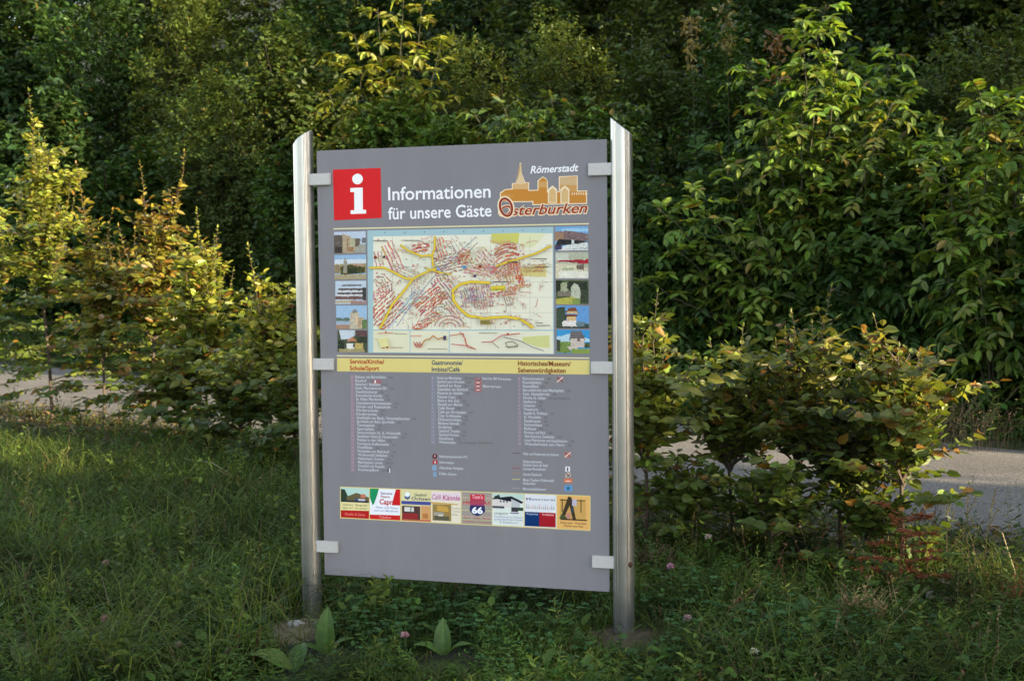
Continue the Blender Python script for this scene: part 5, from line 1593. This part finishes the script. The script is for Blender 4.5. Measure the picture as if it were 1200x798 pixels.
for k, ((px, py), r_, c, lab, sx, sz) in enumerate(STN):
    x, y = ground_at(px, py)
    o = add('stone', blob_mesh('stone', r_, c, M_STONE, 40 + k, sx, 1.0, sz), loc=(x, y, float(terrain(x, y)) + r_ * sz * .5 + (.025 if k in (0, 2) else .01)))
    tag(o, lab, 'stone')


# ---------------- larger single plants
def big_leaf_mesh(L, W, arch, col, seed, wave=.05):
    rg = RS(seed)
    ns, nw = 11, 6
    V, C, F = [], [], []
    for i_ in range(ns):
        t = i_ / (ns - 1)
        w_ = W * (math.sin(math.pi * min(1, t ** .75 * .98 + .02)) ** .8) * .5 + .002
        for j_ in range(-nw // 2, nw // 2 + 1):
            s = j_ / (nw / 2)
            z = arch * L * (t - 1.15 * t * t) * 1.6 + .22 * w_ * abs(s) + wave * L * .35 * math.sin(t * 9 + s * 2 + seed) * abs(s)
            V.append((L * t * (1 - .1 * arch * t), s * w_, z))
            cc = np.array(col) * (1.45 if j_ == 0 else 1.0) * (1 + .08 * rg.randn())
            C.append(cc)
    k = nw + 1
    for i_ in range(ns - 1):
        for j_ in range(nw): F.append([i_ * k + j_, (i_ + 1) * k + j_, (i_ + 1) * k + j_ + 1, i_ * k + j_ + 1])
    return np_mesh('leaf', np.array(V), [np.array(F)], M_LEAF, np.clip(np.array(C), .01, .5), True)


DOCKC = (.075, .125, .030)
def dock(label, px, py, leaves, stalk=0.0, cat='dock plant', group=None):
    x, y = ground_at(px, py)
    root = thing('dock_plant', label, cat, (x, y, float(terrain(x, y))), 0, group)
    for k, (az, el, L, W, arch, c) in enumerate(leaves):
        c = tuple(1.15 * v_ for v_ in c)
        o = add('leaf', big_leaf_mesh(L * 1.12, W * 1.35, arch, c, px + k * 7), root, (0.01 * math.cos(R_(az)), .01 * math.sin(R_(az)), .02))
        o.rotation_euler = (R_((k * 37) % 30 - 15), -R_(el), R_(az))
    if stalk:
        g_ = Geo(); g_.tube([(0, 0, 0), (.01, 0, stalk * .5), (.02, .01, stalk)], [.004, .003, .002], (.10, .06, .03), 5)
        add('stalk', g_.mesh('stalk', M_DRY), root)
    return root


D1, D2, D3 = (.07, .13, .025), (.052, .10, .02), (.09, .135, .028)
dock('dock plant with two broad leaves left of the left post foot', 328, 722, [(80, 60, .10, .062, .2, D3), (170, 25, .11, .05, .3, D2), (300, 15, .10, .05, .3, D2)])
dock('dock plant with one tall upright leaf before the left post', 382, 772, [(88, 78, .17, .062, .1, D2), (20, 30, .12, .05, .3, D1), (200, 25, .12, .05, .3, D2)])
dock('dock plant with a long flat leaf at the bottom edge below the left post', 345, 787, [(175, 22, .18, .06, .35, D3), (10, 20, .10, .045, .3, D2), (80, 40, .12, .05, .3, D2)])
dock('dock plant with a pale broad leaf in the lower left grass', 165, 760, [(170, 35, .19, .07, .3, (.12, .15, .06)), (20, 30, .12, .06, .3, D2), (80, 70, .11, .045, .1, (.10, .125, .05))])
dock('dock plant with a leaf cut by the bottom edge at lower left', 48, 806, [(150, 30, .16, .075, .3, D3), (30, 25, .14, .06, .3, D2)])
dock('small dock plant with an upright leaf below the middle of the board', 520, 782, [(95, 75, .13, .05, .1, D2), (190, 30, .11, .045, .3, D1), (350, 30, .11, .045, .3, D1)])
dock('dock plant with long pointed leaves in the grass right of the right post', 955, 735, [(165, 32, .17, .035, .3, D1), (115, 50, .13, .04, .2, D2), (30, 30, .13, .035, .3, D1), (300, 18, .12, .035, .3, D2)])
dock('dock plant with broad leaves beside the reddish dry plant', 1080, 672, [(20, 55, .24, .09, .35, D3), (120, 60, .22, .09, .3, D1), (330, 30, .22, .08, .3, D2), (210, 25, .20, .08, .3, (.10, .12, .05))])
dock('dock plant with an upright grey-green leaf under the bushiest sapling', 945, 655, [(100, 55, .16, .05, .25, (.05, .085, .03)), (200, 35, .15, .05, .3, D2), (330, 35, .15, .05, .3, D2)])
dock('yellow-green dock plant under the lower edge of the board', 450, 712, [(120, 55, .12, .045, .3, (.16, .19, .03)), (30, 50, .12, .04, .3, (.12, .16, .03)), (70, 65, .12, .04, .2, (.14, .17, .03))])


def stem_weed(name, label, cat, px, py, H, n_leaf, leaf, col, stemcol, seed, lean=(0, 0), wr=.4, n_br=0, group=None, up=.8, mat=None):
    rg = RS(seed)
    x, y = ground_at(px, py)
    root = thing(name, label, cat, (x, y, float(terrain(x, y)) - .01), 0, group)
    gS, gL = Geo(), Geo()
    t = np.linspace(0, 1, 7)[:, None]
    pts = np.array([lean[0], lean[1], 1.0]) * H * t * np.array([1, 1, 1]) + rg.randn(7, 3) * .006 * t
    gS.tube(pts, np.linspace(.0032, .0012, 7), stemcol, 5)
    LB, LA = [], []
    for k in range(n_leaf):
        tt = .12 + .88 * k / n_leaf
        p0 = np.array([np.interp(tt, t[:, 0], pts[:, i_]) for i_ in range(3)])
        az = k * 2.4 + rg.randn() * .3
        LB.append(p0); LA.append([math.cos(az), math.sin(az), up + .3 * rg.randn()])
    for b_ in range(n_br):
        tt = .3 + .6 * b_ / max(n_br, 1)
        p0 = np.array([np.interp(tt, t[:, 0], pts[:, i_]) for i_ in range(3)])
        az = b_ * 2.4
        e = p0 + np.array([math.cos(az), math.sin(az), 1.2]) * H * .22
        gS.tube([p0, (p0 + e) / 2 + UP * -.01, e], [.002, .0016, .001], stemcol, 4)
        for k in range(6):
            LB.append(p0 + (e - p0) * (.3 + .7 * k / 6)); a_ = rg.rand() * 6.28; LA.append([math.cos(a_), math.sin(a_), .7])
    LB, LA = np.array(LB), np.array(LA); n_ = len(LB)
    cc = np.array(col) * (.7 + .6 * rg.rand(n_, 1))
    V, F, Cc = leaf_arrays(LB, LA, UP + .3 * rg.randn(n_, 3), leaf * (.7 + .5 * rg.rand(n_)), wr, .1, .15, np.clip(cc, .01, .5))
    gL.put(V, [F], Cc)
    add('stem', gS.mesh('stem', M_DRY), root)
    add('foliage', gL.mesh('foliage', mat or M_LEAF), root, kind='stuff')
    return root


stem_weed('weed', 'pale yellow-green spiky weed at the left edge of the grass', 'weed', 34, 640, .42, 60, .035, (.15, .16, .04), (.12, .11, .04), 1, (.02, 0), .35, 8)
stem_weed('weed', 'second pale spiky weed just right of the one at the left edge', 'weed', 72, 560, .26, 34, .035, (.14, .14, .04), (.12, .11, .04), 2, (.1, 0), .35, 4)
stem_weed('weed_stalk', 'thin dark weed stalk rising before the lower middle of the board', 'weed', 562, 716, .235, 14, .022, (.05, .045, .05), (.05, .04, .035), 3, (.05, 0), .35, 2, mat=M_DRY)
stem_weed('weed_stalk', 'short stalk with a dark seed head before the bottom edge of the board', 'weed', 511, 708, .125, 5, .018, (.05, .05, .035), (.06, .05, .03), 4, (.0, 0), .4, 0, mat=M_DRY)
x, y = ground_at(511, 708)
for k, (px, py, H_, ln) in enumerate(((1108, 668, .42, .02), (1124, 664, .50, .10), (1150, 668, .46, .12), (1136, 690, .36, -.05), (1092, 650, .34, .05))):
    stem_weed('weed_stalk', ('thin leafy weed stalk standing against the road beside the reddish plant', 'tallest thin weed stalk standing against the road at the right', 'thin weed stalk leaning right against the road near the right edge',
              'short thin weed stalk between the taller ones against the road', 'thin weed stalk just behind the reddish dry plant')[k], 'weed', px, py, H_, 16, .028, (.07, .085, .03), (.07, .06, .035), 20 + k, (ln, 0), .3, 4, group='thin weed stalks by the road')

# reddish dry plant with layered sprays
rg = RS(71)
x, y = ground_at(1052, 700)
root = thing('dry_plant', 'reddish brown dry plant with flat layered sprays below the pale-stemmed sapling', 'dry plant', (x, y, float(terrain(x, y))))
gS, gL = Geo(), Geo()
gS.tube([(0, 0, 0), (.01, 0, .2), (.03, .02, .42)], [.004, .003, .002], (.12, .05, .025), 5)
for k in range(15):
    z = .12 + .022 * k; az = k * 2.4 + rg.randn() * .4
    if k % 3 == 0: az = .2 * rg.randn()
    L = .20 - .006 * k + .03 * rg.rand()
    e = np.array([math.cos(az) * L, math.sin(az) * L, z + .02 + .02 * rg.rand()]); b0 = np.array([.01, 0, z])
    gS.tube([b0, (b0 + e) / 2 + UP * .012, e], [.002, .0015, .001], (.14, .06, .03), 4)
    n_ = 42
    tt = rg.rand(n_)[:, None] ** .7
    pos = b0 + (e - b0) * tt + UP * (.05 * tt * (1 - tt))
    ax = rg.randn(n_, 3) * np.array([1, 1, .3]) + (e - b0) / L * .8
    cc = np.array([.19, .065, .028]) * (.5 + .8 * rg.rand(n_, 1))
    V, F, Cc = leaf_arrays(pos, ax, UP + .4 * rg.randn(n_, 3), .022 + .018 * rg.rand(n_), .4, .1, .15, cc)
    gL.put(V, [F], Cc)
add('stem', gS.mesh('stem', M_DRY), root)
add('foliage', gL.mesh('foliage', M_LEAF), root, kind='stuff')


def dry_tuft(label, px, py, n_, H, col, seed, spread=.05, cat='dry grass'):
    rg = RS(seed)
    x, y = ground_at(px, py)
    root = thing('dry_tuft', label, cat, (x, y, float(terrain(x, y)) - .01))
    gg = Geo()
    for k in range(n_):
        az = rg.rand() * 6.28; h = H * (.5 + .6 * rg.rand()); b = .15 + .5 * rg.rand()
        b0 = np.array([rg.randn() * spread, rg.randn() * spread * .7, 0])
        o_ = np.array([math.cos(az), math.sin(az), 0])
        gg.tube([b0, b0 + UP * h * .6 + o_ * h * b * .3, b0 + UP * h + o_ * h * b], [.0018, .0014, .0006], np.array(col) * (.6 + .7 * rg.rand()), 3)
        if rg.rand() < .6:
            m_ = 6; tt = .6 + .4 * rg.rand(m_)[:, None]
            pos = b0 + UP * h * tt + o_ * h * b * tt * tt
            V, F, Cc = leaf_arrays(pos, rg.randn(m_, 3) + UP, rg.randn(m_, 3), .012 + .01 * rg.rand(m_), .4, .1, .1, np.array(col) * (.5 + .8 * rg.rand(m_, 1)))
            gg.put(V, [F], Cc)
    add('stems', gg.mesh('stems', M_DRY), root, kind='stuff')
    return root


dry_tuft('tan dry grass tuft in the grass below the bushiest right sapling', 1012, 745, 90, .22, (.26, .18, .085), 81)
dry_tuft('brown dry stems standing just right of the right post', 770, 690, 60, .2, (.10, .065, .045), 82, .07)
dry_tuft('brownish dry tuft of seed heads under the left end of the board', 410, 716, 34, .13, (.15, .105, .08), 83, .04)
dry_tuft('reddish brown dry tuft cut by the right edge of the grass', 1192, 722, 44, .2, (.18, .075, .03), 84, .05)
dry_tuft('straw coloured dry stems in the left grass before the saplings', 255, 600, 40, .2, (.17, .12, .06), 85, .12)
for k, (px, py, lab) in enumerate(((1150, 532, 'dry brown weed stems on the far verge near the right edge'), (1100, 528, 'dry weed stems on the far verge behind the last sapling'))):
    dry_tuft(lab, px, py, 60, .55, (.14, .10, .06), 90 + k, .12)

# dry flower stalks high in the olive bush
for k, (px, py0, py1, p_, lab) in enumerate(((812, 130, 22, 13.2, 'pale yellow dry flower stalk above the right post'), (852, 120, 5, 13.3, 'tallest pale dry flower stalk left of the sunlit sapling'), (910, 110, 40, 13.1, 'brownish dry flower stalk beside the sunlit sapling top'))):
    rg = RS(120 + k)
    x, y = place(px, p_)
    zb, zt = z_at(px, 260, y), z_at(px, py1, y)
    zg = float(terrain(x, y))
    root = thing('flower_stalk', lab, 'flower stalk', (x, y, zg), 0, 'dry flower stalks above the right post')
    gS, gL = Geo(), Geo()
    gS.tube([(0, 0, 0), (.03, 0, (zt - zg) * .6), (0, 0, zt - zg)], [.006, .005, .003], (.035, .035, .015), 5)
    n_ = 90
    hz = (zt - zg) - rg.rand(n_) ** 1.2 * .6
    pos = np.stack([rg.randn(n_) * .07, rg.randn(n_) * .07, hz], -1)
    cc = np.array([(.17, .14, .05), (.13, .115, .035), (.13, .075, .025)][k]) * (.5 + .8 * rg.rand(n_, 1))
    V, F, Cc = leaf_arrays(pos, rg.randn(n_, 3), UP + .5 * rg.randn(n_, 3), .06 + .05 * rg.rand(n_), .5, .1, .2, cc)
    gL.put(V, [F], Cc)
    add('stem', gS.mesh('stem', M_DRY), root)
    add('foliage', gL.mesh('foliage', M_LEAF), root, kind='stuff')

# clover flower heads
FL = [(125, 700, .13, (.42, .22, .30), 'pink clover flower in the left grass beside the pale dock leaf'), (124, 778, .12, (.45, .25, .33), 'pink clover flower near the bottom edge at lower left'),
      (210, 797, .09, (.44, .32, .34), 'faded clover flower at the bottom edge among the left clover'), (268, 799, .09, (.45, .26, .32), 'pink clover flower at the bottom edge right of the faded one'),
      (786, 728, .14, (.40, .22, .36), 'lilac clover flower right of the right post foot'), (806, 768, .12, (.34, .24, .28), 'dull pink clover flower below the lilac one'),
      (830, 690, .16, (.40, .33, .34), 'pale clover flower right of the lilac one'), (884, 798, .08, (.6, .6, .5), 'white clover flower at the bottom edge right of the board'),
      (475, 792, .09, (.40, .24, .30), 'pink clover flower at the bottom edge below the board')]
for k, (px, py, H_, c, lab) in enumerate(FL):
    rg = RS(140 + k)
    x, y = ground_at(px, py)
    root = thing('clover_flower', lab, 'flower', (x, y, float(terrain(x, y))), 0, 'clover flowers in the grass')
    gS, gL = Geo(), Geo()
    H_ = H_ * 1.45
    gS.tube([(0, 0, 0), (.006, 0, H_ * .5), (0, 0, H_)], [.0016, .0014, .0014], (.05, .08, .03), 5)
    d = rand_unit(rg, 60); d = d[d[:, 2] > -.55]; n_ = len(d)
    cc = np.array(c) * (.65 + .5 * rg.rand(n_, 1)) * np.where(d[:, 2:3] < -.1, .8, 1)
    V, F, Cc = leaf_arrays(np.array([0, 0, H_]) + d * .002, d + UP * .25, rg.randn(n_, 3), .016 + .004 * rg.rand(n_), .35, .1, -.1, cc)
    gL.put(V, [F], Cc)
    add('stem', gS.mesh('stem', M_DRY), root)
    add('flower_head', gL.mesh('flower_head', M_LEAF), root)

# bare bent twigs
for k, (pa, pb, z0, z1, lab) in enumerate((((300, 600), (205, 560), .12, .14, 'thin bent dry stalk lying over the left grass'), ((95, 520), (48, 490), .05, .25, 'straight pale twig leaning in the grass under the left saplings'),
                                           ((1190, 700), (1160, 655), .12, .22, 'pale dry stalk slanting at the right edge of the grass'))):
    xa, ya = ground_at(*pa); xb, yb = ground_at(*pb)
    za, zb = float(terrain(xa, ya)) + z0, float(terrain(xb, yb)) + z1
    mid = ((xa + xb) / 2, (ya + yb) / 2, (za + zb) / 2 + .07)
    g_ = Geo(); g_.tube([(xa, ya, za - z0), (xa, ya + .01, za), mid, (xb, yb, zb)], [.003, .003, .0025, .0015], (.30, .23, .13), 5)
    o = add('dry_stalk', g_.mesh('dry_stalk', M_DRY)); tag(o, lab, 'dry stalk')

# ---------------- trees right of the view that shade the board and the verge
SH = np.array([math.sin(SUN_AZ), math.cos(SUN_AZ)]); SE = np.array([-SH[1], SH[0]])


def shade_tree(label, s, t, top_, r, crown_h, seed, n_=2600):
    rg = RS(seed)
    v = SE * s + SH * t
    z0 = float(terrain(v[0], v[1]))
    root = thing('shade_tree', label, 'tree', (v[0], v[1], z0), 0, 'trees beside the road right of the view')
    H = top_ - z0
    g_ = Geo(); g_.tube([(0, 0, -.2), (.05, 0, H * .4), (0, .05, H * .9)], [.14, .10, .03], (.06, .05, .04), 8)
    d = rand_unit(rg, n_); rr = rg.rand(n_) ** .4
    ph = rg.rand(5) * 6
    rr = rr * (.85 + .3 * lump(d, ph))
    C = np.array([0, 0, H - crown_h / 2])
    P = C + d * rr[:, None] * np.array([r, r, crown_h / 2])
    for k in range(7):
        e = P[rg.randint(n_)]; g_.tube([(0, 0, H * (.35 + .06 * k)), (e + np.array([0, 0, H * .5])) / 2, e], [.05, .03, .01], (.06, .05, .04), 5)
    cc = np.array([.05, .075, .022]) * (.6 + .8 * rg.rand(n_, 1))
    V, F, Cc = leaf_arrays(P, rg.randn(n_, 3), UP + .6 * rg.randn(n_, 3), .26 + .16 * rg.rand(n_), .6, .12, .15, cc)
    gg = Geo(); gg.put(V, [F], Cc)
    add('trunk', g_.mesh('trunk', M_BARK, True), root)
    add('crown', gg.mesh('crown', M_BACK), root, kind='stuff')


shade_tree('tall roadside tree standing nearest the camera right of the view', 1.0, 10, 8.0, 2.8, 7.6, 201, 5000)
shade_tree('roadside tree level with the board right of the view', 4.3, 9.5, 7.2, 1.8, 6.9, 202, 7000)
shade_tree('slender tree beyond the road right of the view', 7.6, 20, 8.9, 1.45, 8.5, 203, 4200)
shade_tree('low broad tree beyond the road right of the view', 11.7, 11, 6.4, 1.3, 5.8, 204, 2800)
shade_tree('tall broad tree on the bank right of the view', 15.2, 13, 11.2, 2.4, 8.0, 205, 5500)
shade_tree('tallest tree high on the bank right of the view', 20.0, 14, 16.0, 3.6, 11.0, 206, 8000)
